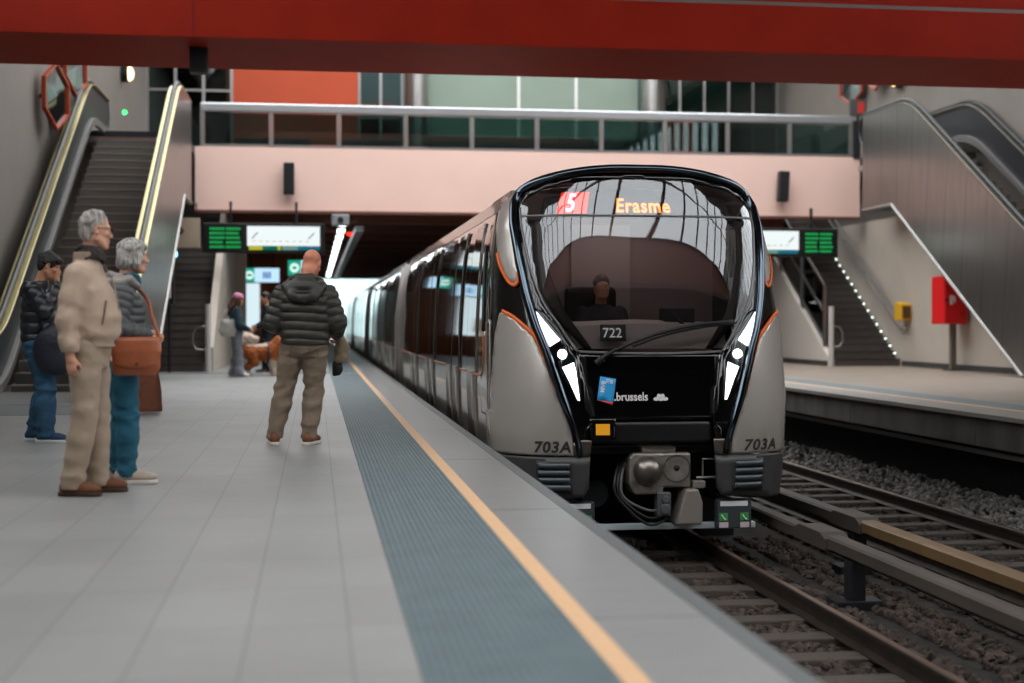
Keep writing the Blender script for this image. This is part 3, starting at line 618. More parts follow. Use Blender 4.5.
for x0, x1, lab in ((-2.2, -.1, 'low dark counter with a lit edge below the orange wall'), (.6, 2.4, 'dark ticket counter behind the middle of the bridge railing')):
    t = thing('counter', lab, 'counter', ((x0 + x1) / 2, 40, 5.5)); MB().box((x0, 40, 5.505), (x1, 40.6, 6.3)).build('body', mat('counter dark', '1d2626', .4), t, bevel=.02); MB().box((x0 + .1, 39.98, 5.85), (x1 - .2, 40, 5.95)).build('lit_edge', emis('counter light', 'd8efe8', 1.2), t)
# shop window lights under the bridge, warm
tag(MB().box((-4.6, 51.93, .8), (-3.2, 51.995, 2.6)).build('lit_poster', emis('warm poster', 'e8c98f', 1.4)), 'warm lit poster on the far wall behind the couple with the dog', 'poster')
tag(MB().box((-3.0, 51.93, .9), (-2.0, 51.995, 2.9)).build('lit_poster', emis('cool poster', 'cfe4ea', 1.3)), 'pale lit poster on the far wall beside the warm one', 'poster')
# ================================================================ the metro train
TX, TY, NL, NN = 3.055, 12.45, 0.95, 2.7
ZW = [-.7, -.3, .4, 1.0, 1.65, 2.0, 2.2, 2.33, 2.6]; WW = [1.35, 1.40, 1.43, 1.42, 1.38, 1.33, 1.27, 1.20, 1.03]
WB = 1.44
_t = np.linspace(0, math.pi / 2, 400); _px = np.sin(_t) ** (2 / NN) * WB; _py = NL * (1 - np.cos(_t) ** (2 / NN))
_s = np.concatenate([[0], np.cumsum(np.hypot(np.diff(_px), np.diff(_py)))]); SN = float(_s[-1])
def Wz(z): return float(np.interp(z, ZW, WW))
def rake(z): return .62 * min(1.2, max(0.0, (z - .15) / 2.35)) ** 1.5
def SP(a, z):
    g = abs(a); sg = 1 if a >= 0 else -1
    u = float(np.interp(g, _s, _px)) / WB; x = u * Wz(z)
    y = NL * (1 - (1 - u ** 3.7) ** (1 / 3.7)) if g < SN - 1e-6 else NL + g - SN
    w = min(1, max(0, 1 - (g - SN) / 1.2)); w = w * w * (3 - 2 * w)
    return Vector((TX + sg * x, TY + y + rake(z) * w, z))
def SNRM(a, z):
    e = .004; n = (SP(a + e, z) - SP(a - e, z)).cross(SP(a, z + e) - SP(a, z - e)); return n.normalized()
def SPO(a, z, off): return SP(a, z) + SNRM(a, z) * off
def A(Y): return Y - TY - NL + SN       # arc coordinate of a point at world Y on the straight side
def resample(poly, d):
    out = []
    for p, q in zip(poly, poly[1:] + poly[:1]):
        L = math.hypot(q[0] - p[0], q[1] - p[1]); n = max(1, int(math.ceil(L / d)))
        out += [(p[0] + (q[0] - p[0]) * k / n, p[1] + (q[1] - p[1]) * k / n) for k in range(n)]
    return out
def smooth_line(pts, n=6):
    # Catmull-Rom through the points
    P = [Vector((p[0], p[1])) for p in pts]; out = []
    for i in range(len(P) - 1):
        p0, p1, p2, p3 = P[max(i - 1, 0)], P[i], P[i + 1], P[min(i + 2, len(P) - 1)]
        for k in range(n):
            t = k / n; out.append(0.5 * ((2 * p1) + (p2 - p0) * t + (2 * p0 - 5 * p1 + 4 * p2 - p3) * t * t + (3 * p1 - p0 - 3 * p2 + p3) * t ** 3))
    out.append(P[-1]); return [(v.x, v.y) for v in out]
def inside(p, poly):
    c = False; n = len(poly); j = n - 1
    for i in range(n):
        if (poly[i][1] > p[1]) != (poly[j][1] > p[1]) and p[0] < (poly[j][0] - poly[i][0]) * (p[1] - poly[i][1]) / (poly[j][1] - poly[i][1]) + poly[i][0]: c = not c
        j = i
    return c
def patch(name, poly, m, parent, off=0.0, d=.06, thick=0.0, sides=(1, -1), both=True, smooth=True):
    """Closed outline in (arc, height) coordinates laid on the body surface; mirrored pieces come out as their own meshes."""
    obs = []
    for sg in sides:
        b = resample(poly, d); n = len(b)
        x0, x1 = min(p[0] for p in b), max(p[0] for p in b); z0, z1 = min(p[1] for p in b), max(p[1] for p in b)
        pts = []
        x = x0 + d * .5
        while x < x1:
            z = z0 + d * .5
            while z < z1:
                if inside((x, z), b) and min((x - q[0]) ** 2 + (z - q[1]) ** 2 for q in b) > (d * .45) ** 2: pts.append((x, z))
                z += d
            x += d
        V, E, F, *_r = delaunay_2d_cdt([Vector(p) for p in b + pts], [], [list(range(n))], 1, 1e-6)
        mb = MB(); vs = [tuple(SPO(sg * v.x, v.y, off)) for v in V]; fs = [tuple(f) for f in F]
        # orient outward
        if fs:
            acc = 0
            for f in fs[:40]:
                p, q, r = (Vector(vs[i]) for i in f[:3]); c = V[f[0]]; acc += (q - p).cross(r - p).dot(SNRM(sg * c.x, c.y))
            if acc < 0: fs = [f[::-1] for f in fs]
        mb.add(vs, fs); o = mb.build(name, m, parent, smooth=smooth)
        if not thick: o.data.normals_split_custom_set_from_vertices([SNRM(sg * v.x, v.y) for v in V])
        if thick: s = o.modifiers.new('solid', 'SOLIDIFY'); s.thickness = thick; s.offset = -1
        obs.append(o)
    return obs
def band(name, a0, a1, z0, z1, m, parent, off=0.0, na=2, nz=4, sides=(1, -1), thick=0.0):
    out = []
    for sg in sides:
        mb = MB(); vs = [tuple(SPO(sg * (a0 + (a1 - a0) * i / na), z0 + (z1 - z0) * j / nz, off)) for j in range(nz + 1) for i in range(na + 1)]
        fs = [(j * (na + 1) + i, j * (na + 1) + i + 1, (j + 1) * (na + 1) + i + 1, (j + 1) * (na + 1) + i) for j in range(nz) for i in range(na)]
        if sg < 0: fs = [f[::-1] for f in fs]
        o = mb.add(vs, fs).build(name, m, parent, smooth=True)
        if thick: s = o.modifiers.new('solid', 'SOLIDIFY'); s.thickness = thick; s.offset = -1
        out.append(o)
    return out
def stripe(name, line, w, m, parent, off, sides=(1, -1)):
    for sg in sides:
        mb = MB(); n = len(line); vs = []
        for i, p in enumerate(line):
            q, r = line[max(0, i - 1)], line[min(n - 1, i + 1)]; dx, dz = r[0] - q[0], r[1] - q[1]; L = math.hypot(dx, dz) or 1; nx, nz = -dz / L, dx / L
            vs += [tuple(SPO(sg * (p[0] + nx * w / 2), p[1] + nz * w / 2, off)), tuple(SPO(sg * (p[0] - nx * w / 2), p[1] - nz * w / 2, off))]
        mb.add(vs, [(2 * i, 2 * i + 1, 2 * i + 3, 2 * i + 2) for i in range(n - 1)]); o = mb.build(name, m, parent, smooth=True)
        s = o.modifiers.new('solid', 'SOLIDIFY'); s.thickness = .012; s.offset = 0
def surf_text(name, txt, a, z, h, m, parent, off, sign=1, bold=.01, shear=0.0, space=1.0, rot=0.0, parent_part=None, squeeze=1.0, extr=True):
    vs, fs = text_mesh2d(txt, h, bold * h, 0, shear, space); c, s = math.cos(rot), math.sin(rot)
    mb = MB(); mb.add([tuple(SPO(a + c * x * squeeze - s * y, z + s * x * squeeze + c * y, off)) for x, y in vs], fs)
    return mb.build(name, m, parent_part or parent)

M_silver = mat('champagne silver', 'b5aea7', 0.25, metal=0.35, noise=0.05, nscale=1.5, coat=0.5)
M_side = mat('side silver', 'a0978f', 0.22, metal=0.5, coat=0.6)
M_gloss = mat('black gloss', '080708', 0.06, coat=0.25)
M_rim = mat('dark chrome rim', '4d565f', 0.1, metal=1.0)
M_orng = mat('orange stripe', 'e8661a', 0.4)
M_bump = mat('bumper grey', '4c4a4a', 0.45, metal=0.3, noise=0.12, nscale=6)
M_bronze = mat('bronze grey', '6a625c', 0.3, metal=0.7, coat=0.4)
M_under = mat('under frame', '151516', 0.7)
M_glass = glass('windscreen glass', 'd6d0d2', 2.2, 1.5, 0.0, gcol=(.95, .97, 1))
M_hl = emis('headlight', 'f6fbff', 5.0)
M_coup = mat('coupler iron', '928b85', 0.5, metal=0.7, noise=0.25, nscale=12, bump=0.3, bscale=30)
M_int = mat('cab interior', '8a7f80', 0.7)
M_dash = mat('dashboard grey', 'b8b3ae', 0.6)

train = thing('metro_train', 'silver and black metro train with the destination display lit arriving at the platform', 'train', (TX, TY, -1.03))
# --- nose: lower and upper silver fairings with orange edges
inner_low = smooth_line([(1.47, 1.19), (1.33, 1.135), (1.18, 1.03), (1.08, .93), (1.02, .80), (.96, .65), (.88, .41), (.81, .2), (.77, .05), (.76, -.12)])
outer_low = [(1.95, -.12), (1.95, .25), (1.76, .27), (1.70, .6), (1.60, 1.0), (1.53, 1.17)]
patch('lower_fairing', inner_low + outer_low, M_silver, train, .018, .05, .03)
inner_up = smooth_line([(1.475, 2.34), (1.40, 2.12), (1.34, 1.85), (1.29, 1.6), (1.28, 1.46), (1.32, 1.43)])
outer_up = smooth_line([(1.32, 1.43), (1.40, 1.47), (1.53, 1.62), (1.66, 1.85), (1.74, 2.08), (1.78, 2.25)])
patch('upper_fairing', inner_up[:-1] + outer_up + [(1.70, 2.30)], M_silver, train, .016, .05, .03)
stripe('orange_edge', [p for p in inner_low if p[1] > .42] + [], .034, M_orng, train, .030)
stripe('orange_edge', smooth_line([(1.28, 1.55), (1.285, 1.46), (1.33, 1.43), (1.41, 1.475), (1.53, 1.62), (1.60, 1.74)]), .03, M_orng, train, .024)
# --- black glossy surround and mask
ws_edge = [(.55, .80), (.69, .82), (.79, .95)] + smooth_line([(.87, 1.07), (1.0, 1.24), (1.09, 1.42), (1.17, 1.65), (1.27, 1.95), (1.35, 2.17), (1.33, 2.27)])[0:] + [(1.15, 2.355), (.95, 2.39), (.5, 2.435), (0.0, 2.45)]
roof_line = [(0.0, 2.53), (.4, 2.525), (.8, 2.49), (1.15, 2.43), (1.4, 2.36), (1.56, 2.31), (1.75, 2.27), (2.0, 2.22)]
def half(poly): return poly
mir = lambda q: [(-a, z) for a, z in q][::-1]
lowc = [(.57, .2), (.62, .5), (.69, .82)]
patch('black_mask', mir(lowc) + [(-.57, .2)][:0] + lowc[::-1][::-1] + [(.69, .82), (.55, .80), (-.55, .80)][1:], M_gloss, train, 0.0, .06, .02, sides=(1,)) if False else patch('black_mask', lowc + [(.55, .80), (-.55, .80)] + mir(lowc), M_gloss, train, 0.0, .06, .02, sides=(1,))
wtop = [q for q in ws_edge if q[1] > 2.25]; wside = [q for q in ws_edge if .81 < q[1] < 2.29]
patch('black_header', mir(wtop[:-1])[::1] [:0] + [(-a, z) for a, z in wtop[:-1]] + wtop[::-1] + [(q[0], q[1]) for q in [(1.33, 2.38), (1.15, 2.43), (.8, 2.49), (.4, 2.525), (0, 2.53), (-.4, 2.525), (-.8, 2.49), (-1.15, 2.43), (-1.33, 2.38)]], M_gloss, train, 0.0, .06, .02, sides=(1,))
patch('black_surround', wside + [(1.33, 2.38), (1.4, 2.36), (1.56, 2.31), (1.75, 2.27), (2.0, 2.22), (2.0, -.10), (.60, -.10), (.57, .2), (.62, .5)], M_gloss, train, 0.0, .06, .02)
patch('lower_mask', [(-.57, .2), (-.59, -.02), (.59, -.02), (.57, .2)], mat('matt black', '0c0c0d', .35), train, -.02, .06, .03, sides=(1,))
for zz, nm in ((.80, 'mask_seam'),):
    pts = [SPO(a / 20 * .68, zz + .0 + .02 * (abs(a) / 20) ** 2, .006) for a in range(-20, 21)]
    MB().tube(pts, .012, 6).build(nm, M_trim, train)
# windscreen (one glass)
full = [(-a, z) for a, z in ws_edge][::-1]
wpoly = ws_edge + [(-a, z) for a, z in ws_edge[:-1]][::-1]
patch('windscreen', wpoly, M_glass, train, .002, .05, sides=(1,))
edge3 = [SPO(a, z, .006) for a, z in smooth_line([(.69, .82), (.79, .95), (.87, 1.07), (1.0, 1.24), (1.09, 1.42), (1.17, 1.65), (1.27, 1.95)])]
for sg in (1, -1): MB().tube([SPO(sg * a, z, .004) for a, z in smooth_line([(.69, .82), (.79, .95), (.87, 1.07), (1.0, 1.24), (1.09, 1.42), (1.17, 1.65), (1.27, 1.95), (1.35, 2.17)])], .011, 6).build('windscreen_seal', mat('seal', '6d6b6c', .3, metal=.6), train, smooth=True)
MB().tube([SPO(a / 20 * 1.31, 2.09, .004) for a in range(-20, 21)], .010, 6).build('glass_division', M_trim, train)
# rim tube: over the roof arc and down both flanks
rim = smooth_line([(0, 2.545), (.4, 2.54), (.8, 2.505), (1.15, 2.445), (1.38, 2.37), (1.455, 2.28), (1.42, 2.12), (1.33, 1.85), (1.255, 1.6), (1.19, 1.35), (1.10, 1.08), (1.01, .86), (.94, .66), (.855, .42), (.77, .18), (.715, .0), (.70, -.12)], 5)
pts = [SPO(-a, z, .012) for a, z in rim][::-1] + [SPO(a, z, .012) for a, z in rim[1:]]
MB().tube(pts, [.028 + .017 * min(1, max(0, (p.z + .1) / .6)) for p in pts], 12).build('rim', M_rim, train, smooth=True)
# lower bronze flanks beside the open coupler bay
patch('inner_flank', [(.72, .02), (.58, .02), (.60, -.13), (.80, -.13), (.78, -.02)], M_bronze, train, .004, .05, .03)
# headlights
for sg in (1, -1):
    h = None
    hl = patch('headlight', [(1.12, 1.23), (.86, .955), (.82, .84), (.88, .74), (.87, .65), (.70, .34), (.665, .40), (.685, .66), (.70, .74), (.80, .93), (1.0, 1.18)], mat('headlight housing', '0d1214', .15, coat=.6), train, .004, .05, .01, sides=(sg,))[0]
    patch('upper_lamp', [(1.10, 1.20), (.855, .925), (.955, .865), (1.03, 1.0)], M_hl, hl, .018, .05, .006, sides=(sg,))
    patch('lower_lamp', [(.845, .675), (.735, .72), (.715, .64), (.685, .375), (.705, .38), (.785, .56)], M_hl, hl, .018, .05, .006, sides=(sg,))
    c = SPO(sg * .84, .795, .016); n = SNRM(sg * .84, .795); MB().disc(c, n, .042, .02, 24).build('round_lamp', emis('round lamp', 'f4fbff', 12), hl)
# --- skirts with louvred vents
patch('skirt', smooth_line([(.60, -.135), (.8, -.135)]) + [(1.95, -.135), (1.95, -.30), (1.62, -.52), (1.45, -.545), (1.0, -.535), (.68, -.50), (.625, -.42)], M_bump, train, .012, .06, .04)
for sg in (1, -1):
    v = patch('vent', [(.78, -.17), (1.12, -.17), (1.12, -.46), (.78, -.46)], mat('vent frame', '3d4246', .4, metal=.4), train, .03, .05, .03, sides=(sg,))[0]
    for k in range(4):
        z = -.215 - k * .066; patch('louvre', [(.80, z + .026), (1.10, z + .026), (1.10, z - .022), (.80, z - .022)], mat('louvre', '565d62', .35, metal=.5), v, .045, .05, .02, sides=(sg,))
# --- lettering
M_num = mat('dark lettering', '2a2625', .5)
surf_text('number_lettering', '703A', -1.135, -.09, .14, M_num, train, .024, bold=.03, shear=.18, space=1.1, squeeze=1.1)
surf_text('number_lettering', '703A', .885, -.09, .14, M_num, train, .024, bold=.03, shear=.18, space=1.1, squeeze=1.25)
pl = patch('number_plate', [(-.47, .925), (-.225, .925), (-.225, 1.075), (-.47, 1.075)], mat('plate grey', '4f5254', .4), train, -.03, .06, .01, sides=(1,))[0]
surf_text('number_lettering', '722', -.445, .955, .125, emis('white print lit', 'e8ecec', .55), train, -.022, bold=.006, parent_part=pl, squeeze=1.0)
M_wp = mat('white print', 'e9e4e4', .5)
surf_text('lettering', '.brussels', -.365, .375, .105, M_wp, train, .006, bold=.02, squeeze=.88)
# small flower emblem after the wordmark
mb = MB()
for q in range(40):
    pass
ec = (.072, .40)
for dx, dz, rx, rz in ((-.04, -.012, .03, .017), (.04, -.012, .03, .017), (-.018, .014, .02, .02), (.018, .014, .02, .02), (0, -.016, .022, .015)):
    ring = [(ec[0] + dx + rx * math.cos(2 * math.pi * i / 14), ec[1] + dz + rz * math.sin(2 * math.pi * i / 14)) for i in range(14)]
    mb.add([tuple(SPO(a, z, .006)) for a, z in ring], [tuple(range(14))])
mb.build('flower_emblem', M_wp, train)
# tilted blue sticker with red foot
def rotp(p, c, an): dx, dz = p[0] - c[0], p[1] - c[1]; return (c[0] + dx * math.cos(an) - dz * math.sin(an), c[1] + dx * math.sin(an) + dz * math.cos(an))
sc, an = (-.43, .475), R(-9)
def R_(x, z): return rotp((sc[0] + x, sc[1] + z), sc, an)
stk = patch('sticker', [R_(-.078, -.11), R_(.072, -.11), R_(.072, .11), R_(-.078, .11)], mat('sticker blue', '2f9fe0', .4), train, .004, .05, .003, sides=(1,))[0]
patch('red_foot', [R_(-.06, -.11), R_(.068, -.132), R_(.072, -.105), R_(-.078, -.105)], mat('sticker red', 'd8402c', .4), stk, .006, .05, .003, sides=(1,))
p = R_(-.02, .06); surf_text('lettering', 'STIB', p[0], p[1], .05, M_wp, train, .010, bold=.02, rot=an, parent_part=stk, squeeze=.72)
p = R_(-.022, -.03); surf_text('lettering', 'MIVB', p[0], p[1], .052, M_wp, train, .008, bold=.03, rot=an + math.pi / 2, parent_part=stk, squeeze=.9)
# amber marker lamp in its dark frame
fr = patch('marker_lamp', [(-.60, .02), (-.36, .02), (-.36, .215), (-.60, .215)], M_gloss, train, .01, .05, .02, sides=(1,))[0]
patch('amber_lens', [(-.545, .065), (-.415, .065), (-.415, .165), (-.545, .165)], emis('amber', 'e8a02a', .8), fr, .018, .05, .006, sides=(1,))
# destination display behind the glass
dd = patch('destination_display', [(-1.12, 2.115), (1.12, 2.115), (1.15, 2.34), (0, 2.40), (-1.15, 2.33)], mat('display dark', '161012', .5), train, -.10, .08, .02, sides=(1,))[0]
sq = patch('line_number_panel', [(-.925, 2.15), (-.575, 2.15), (-.575, 2.36), (-.925, 2.36)], emis('led red', 'ff4a30', 1.6), dd, -.085, .05, .006, sides=(1,))[0]
surf_text('line_number', '5', -.82, 2.165, .25, emis('led white', 'e6dcff', 3.0), train, -.075, bold=.02, parent_part=sq, squeeze=.9)
surf_text('destination_text', 'Erasme', -.25, 2.165, .19, emis('led orange', 'ff7d1e', 5.0), train, -.085, bold=.022, parent_part=dd, space=1.12, squeeze=.98)
# wiper
wp = [(-.50, .72), (-.42, .79), (-.2, .885), (.1, .985), (.45, 1.055), (.80, 1.085)]
w = MB().tube([SPO(a, z, .05) for a, z in smooth_line(wp, 4)], [.02] * 5 + [.016] * 16, 8).build('wiper', M_black, train, smooth=True)
MB().tube([SPO(a, z, .03) for a, z in smooth_line([(-.18, .86), (.1, .955), (.45, 1.03), (.84, 1.075)], 4)], .012, 6).build('blade', M_rubber, w)
MB().tube([SPO(-.52, .71, .02), SPO(-.47, .75, .055)], .035, 12).build('pivot', M_black, w)

# --- cab interior seen through the glass
def cb(lo, hi, nm, m, bevel=0.0): return MB().box(lo, hi).build(nm, m, train, bevel=bevel)
cb((TX - 1.1, 14.35, .2), (TX + 1.1, 14.4, 2.42), 'cab_rear_wall', M_int)
cb((TX - .42, 14.30, .9), (TX + .2, 14.35, 2.1), 'cab_door', mat('cab door grey', 'a29a9c', .6))
MB().box((TX - 1.2, 13.0, .35), (TX + 1.2, 14.4, .4)).build('cab_floor', M_under, train)
MB().box((TX - .5, 13.75, 2.28), (TX + .5, 13.95, 2.31)).build('cab_fill', emis('cab fill glow', 'fff2e6', 5.0), train)  # unseen glowing panel added to brighten the cab interior
# dashboard
mb = MB()
for z0, z1, d0 in ((.84, 1.12, .12),):
    ring = [(a / 12 * .80, z0) for a in range(-12, 13)]
    vs = [tuple(SPO(a, z0 + .03, -d0)) for a, _ in ring] + [tuple(SPO(a, z1 - .03 * abs(a) / .8, -d0 - .05)) for a, _ in ring] + [tuple(SPO(a, z1 - .03 * abs(a) / .8, -d0 - .05) + Vector((0, .42, .04))) for a, _ in ring]
    n = len(ring); mb.add(vs, [(r * n + i, r * n + i + 1, (r + 1) * n + i + 1, (r + 1) * n + i) for r in range(2) for i in range(n - 1)])
mb.build('dashboard', M_dash, train, smooth=True, angle=40)
MB().tube([SPO(.45, 1.06, -.25), SPO(.30, 1.28, -.30)], .018, 8).box((TX + .25, 13.05, 1.02), (TX + .55, 13.25, 1.22)).build('control_handle', M_dark, train)
cb((TX - .55, 13.9, .5), (TX - .02, 14.05, 1.45), 'driver_seat', mat('seat fabric', '241f20', .9), .06)
# black side pillars in the cab
for sg in (1, -1):
    patch('cab_pillar', [(1.30, 2.08), (1.17, 1.7), (1.06, 1.4), (.88, 1.12), (.62, .86), (.55, .86), (.80, 1.2), (.98, 1.62), (1.10, 2.08)], mat('pillar black', '0c0a0b', .6), train, -.06, .06, .02, sides=(sg,))

# --- body sides, roof and the following cars
M_band = glass('window band', '070606', 2.6, 1.5, 0.02)
M_bandb = mat('window band black', '120d0c', 0.05, coat=1.0)
roofm = mat('roof silver', '8d8782', 0.35, metal=0.8)
ZB, ZT = .565, 2.16
def car(a0, a1, first):
    t = train
    na = max(2, int((a1 - a0) / .5))
    band('side_panel', a0, a1, -.13, ZB, M_side, t, 0.0, na, 4)
    band('window_band', a0, a1, ZB, ZT, M_bandb, t, -.004, na, 8)
    band('cornice', a0, a1, ZT, 2.33, M_side, t, 0.0, na, 3)
    stripe('orange_line', [(a0 + (a1 - a0) * k / 20, ZB) for k in range(21)], .018, mat('side stripe', 'a8623a', .4), t, .004)
    band('sill', a0, a1, -.20, -.13, M_dark, t, .012, na, 1, thick=.02)
    # roof
    mb = MB(); n = 14; rows = 2
    y0, y1 = SP(a0, 2.33).y, SP(a1, 2.33).y
    w = Wz(2.33)
    vs = [(TX + w * math.sin(math.pi / 2 * (2 * i / n - 1)), y, 2.33 + .21 * (1 - abs(math.sin(math.pi / 2 * (2 * i / n - 1))) ** 2.6)) for y in (y0, y1) for i in range(n + 1)]
    mb.add(vs, [(i, i + 1, n + 2 + i, n + 1 + i) for i in range(n)]); mb.build('roof', roofm, t, smooth=True)
    MB().box((TX - 1.05, y0 + .2, -.95), (TX + 1.05, y1 - .2, -.2)).build('underframe', M_under, t)
def door_leaf(a0, a1, sides=(-1, 1)):
    for sg in sides:
        d = band('door', a0, a1, -.11, 2.10, M_side, train, .014, 2, 10, sides=(sg,), thick=.012)[0]
        band('door_window', a0 + .05, a1 - .05, ZB + .02, 2.04, M_bandb, d, .020, 1, 6, sides=(sg,))
        for a in (a0, a1): band('door_seal', a - .008, a + .008, -.11, 2.10, M_rubber, d, .018, 1, 8, sides=(sg,))
# cab side: lower panel, window band that flows into the nose, roof cap behind the rim
a_n, a_s = 1.93, A(14.7)
band('side_panel', a_n, a_s, -.13, ZB, M_side, train, .006, 10, 4)
band('window_band', a_n, a_s, ZB, ZT, M_bandb, train, .002, 10, 8)
band('cornice', a_n - .15, a_s, ZT, 2.33, M_side, train, .006, 10, 3)
band('sill', a_n, a_s, -.20, -.13, M_dark, train, .012, 8, 1, thick=.02)
stripe('orange_line', [(2.02, .95)] + smooth_line([(2.02, .95), (2.03, .75), (2.12, .61), (2.3, ZB)]) + [(2.3 + (a_s - 2.3) * k / 10, ZB) for k in range(1, 11)], .02, mat('side stripe', 'a8623a', .4), train, .012)
patch('cab_side_silver', [(1.78, ZB + .55), (1.93, ZB + .55), (2.0, .95), (2.02, .75), (2.12, .6), (2.3, ZB), (2.3, .2), (1.78, .2)], M_side, train, .01, .05, .02)
for sg in (1, -1):
    band('side_slot', 1.795, 1.83, .27, 1.18, M_rubber, train, .022, 1, 8, sides=(sg,))
    band('mirror_slot', 2.03, 2.10, 1.0, 1.85, M_rubber, train, .022, 1, 8, sides=(sg,), thick=.02)
mb = MB(); n = 28; zr = [(a, z) for a, z in rim if z > 2.27]
arc = [SP(-a, min(z, 2.54)) for a, z in zr][::-1] + [SP(a, min(z, 2.54)) for a, z in zr[1:]]
y1 = SP(a_s, 2.33).y; w = Wz(2.33); n = len(arc)
L = [abs(p.x - TX) for p in arc]; xm = max(L)
end = [Vector((TX + (p.x - TX) / xm * w, y1, 2.33 + .21 * (1 - abs((p.x - TX) / xm) ** 2.6))) for p in arc]
mid = [arc[i].lerp(end[i], .12) + Vector((0, 0, .012)) for i in range(n)]; mid2 = [arc[i].lerp(end[i], .5) + Vector((0, 0, .02)) for i in range(n)]
rows = [arc, mid, mid2, end]
mb.add([tuple(p) for r in rows for p in r], [(r * n + i, r * n + i + 1, (r + 1) * n + i + 1, (r + 1) * n + i) for r in range(3) for i in range(n - 1)]); mb.build('roof', roofm, train, smooth=True)
for sg in (1, -1):    # roof shoulder between the cap and the cornice
    mb = MB(); k = 12; aa = [1.40 + (a_s - 1.40) * i / k for i in range(k + 1)]
    vs = [tuple(SPO(sg * a, 2.28 if a > 1.5 else 2.34, .004)) for a in aa] + [tuple(Vector((TX + sg * (w - .02 - (.10 if i == 0 else 0)), SP(sg * a, 2.33).y + .02, 2.36))) for i, a in enumerate(aa)]
    mb.add(vs, [(i, i + 1, k + 2 + i, k + 1 + i) for i in range(k)]); mb.build('roof_shoulder', M_side, train, smooth=True)
car(a_s, A(26.9), True)
for y in (14.10,): door_leaf(A(y) - .02, A(y) + .85)
for yc in (16.6, 20.0, 23.2): door_leaf(A(yc) - .78, A(yc) - .01); door_leaf(A(yc) + .01, A(yc) + .78)
for c0 in (28.1, 45.0, 62.0):
    mb = MB(); w2 = .98
    mb.box((TX - 1.2, c0 - 1.25, -.3), (TX + 1.2, c0 + .05, 2.25)); mb.build('gangway', mat('gangway rubber', '23201f', .8), train)
    for ya in (c0 - 1.22, c0 - .08): MB().tube([SP(-A(ya), -.15), SP(-A(ya), 1.2), SP(-A(ya), 2.2)], .07, 10).build('gangway_post', mat('pale gangway', '9d9896', .4, metal=.4), train, smooth=True); MB().tube([SP(A(ya), -.15), SP(A(ya), 1.2), SP(A(ya), 2.2)], .07, 10).build('gangway_post', MATS['pale gangway'], train, smooth=True)
    car(A(c0), A(c0 + 15.7), False)
    for yc in (2.2, 5.8, 9.4, 13.0): door_leaf(A(c0 + yc) - .75, A(c0 + yc) + .75)

# --- coupler bay
cb((TX - 1.0, 13.6, -.95), (TX + 1.0, 13.9, .1), 'bay_wall', M_under)
mb = MB().box((TX - .95, 12.6, -.12), (TX + .95, 13.6, -.06)); mb.build('bay_roof', M_under, train)
for dx, s in ((-.62, .2), (.55, .18)): MB().box((TX + dx - s / 2, 13.3, -.42), (TX + dx + s / 2, 13.5, -.14)).build('equipment_box', mat('equipment grey', '2f383c', .5), train, bevel=.02)
MB().disc((TX - .46, 13.0, -.52), (0, 1, 0), .13, .25).build('air_cylinder', mat('equipment grey', '2f383c', .5), train)
cx, cy, cz = TX + .085, 12.50, -.27
cp = MB().prism([(cx - .30, cz - .12), (cx - .25, cz - .22), (cx + .02, cz - .22), (cx + .02, cz - .16), (cx + .28, cz - .16), (cx + .28, cz + .16), (cx - .26, cz + .16), (cx - .30, cz + .12)], 1, cy, cy + .28).build('coupler', M_coup, train, bevel=.02)
MB().box((cx - .18, cy + .02, cz + .16), (cx + .14, cy + .2, cz + .22)).build('top_cover', M_coup, cp, bevel=.01)
MB().sphere((cx - .13, cy - .01, cz + .0), (.135, .12, .135), 20, 12).build('coupler_dome', mat('dull steel', '8b847d', .35, metal=.9), cp, smooth=True)
MB().tube([(cx + .145, cy + .06, cz + .02), (cx + .145, cy - .015, cz + .02)], [.11, .125], 24, cap=False).disc((cx + .145, cy + .05, cz + .02), (0, 1, 0), .12, .02).build('coupler_cup', mat('cup iron', '3a3a3d', .45, metal=.6), cp)
MB().sphere((cx + .145, cy + .02, cz + .02), .035).build('cup_pin', M_under, cp)
MB().cyl((cx, cy + .25, cz - .02), (cx, 13.7, cz - .05), .10, 16).build('draw_bar', M_under, cp)
MB().box((cx - .04, cy - .02, cz - .42), (cx + .09, cy + .12, cz - .2)).disc((cx + .03, cy - .03, cz - .26), (0, 1, 0), .035, .04).disc((cx + .03, cy - .03, cz - .35), (0, 1, 0), .05, .04).build('valve_block', mat('valve grey', '6d7072', .4, metal=.5), cp, bevel=.01)
mb = MB().prism([(cx + .13, cz - .50), (cx + .38, cz - .50), (cx + .385, cz - .30), (cx + .34, cz - .17), (cx + .22, cz - .17), (cx + .17, cz - .34)], 1, cy - .05, cy + .22).build('coupler_hood', mat('hood grey', '8f8781', .5, metal=.3), cp, bevel=.02)
MB().box((cx + .30, cy, cz - .17), (cx + .42, cy + .1, cz - .10)).build('hood_hinge', M_coup, cp, bevel=.01)
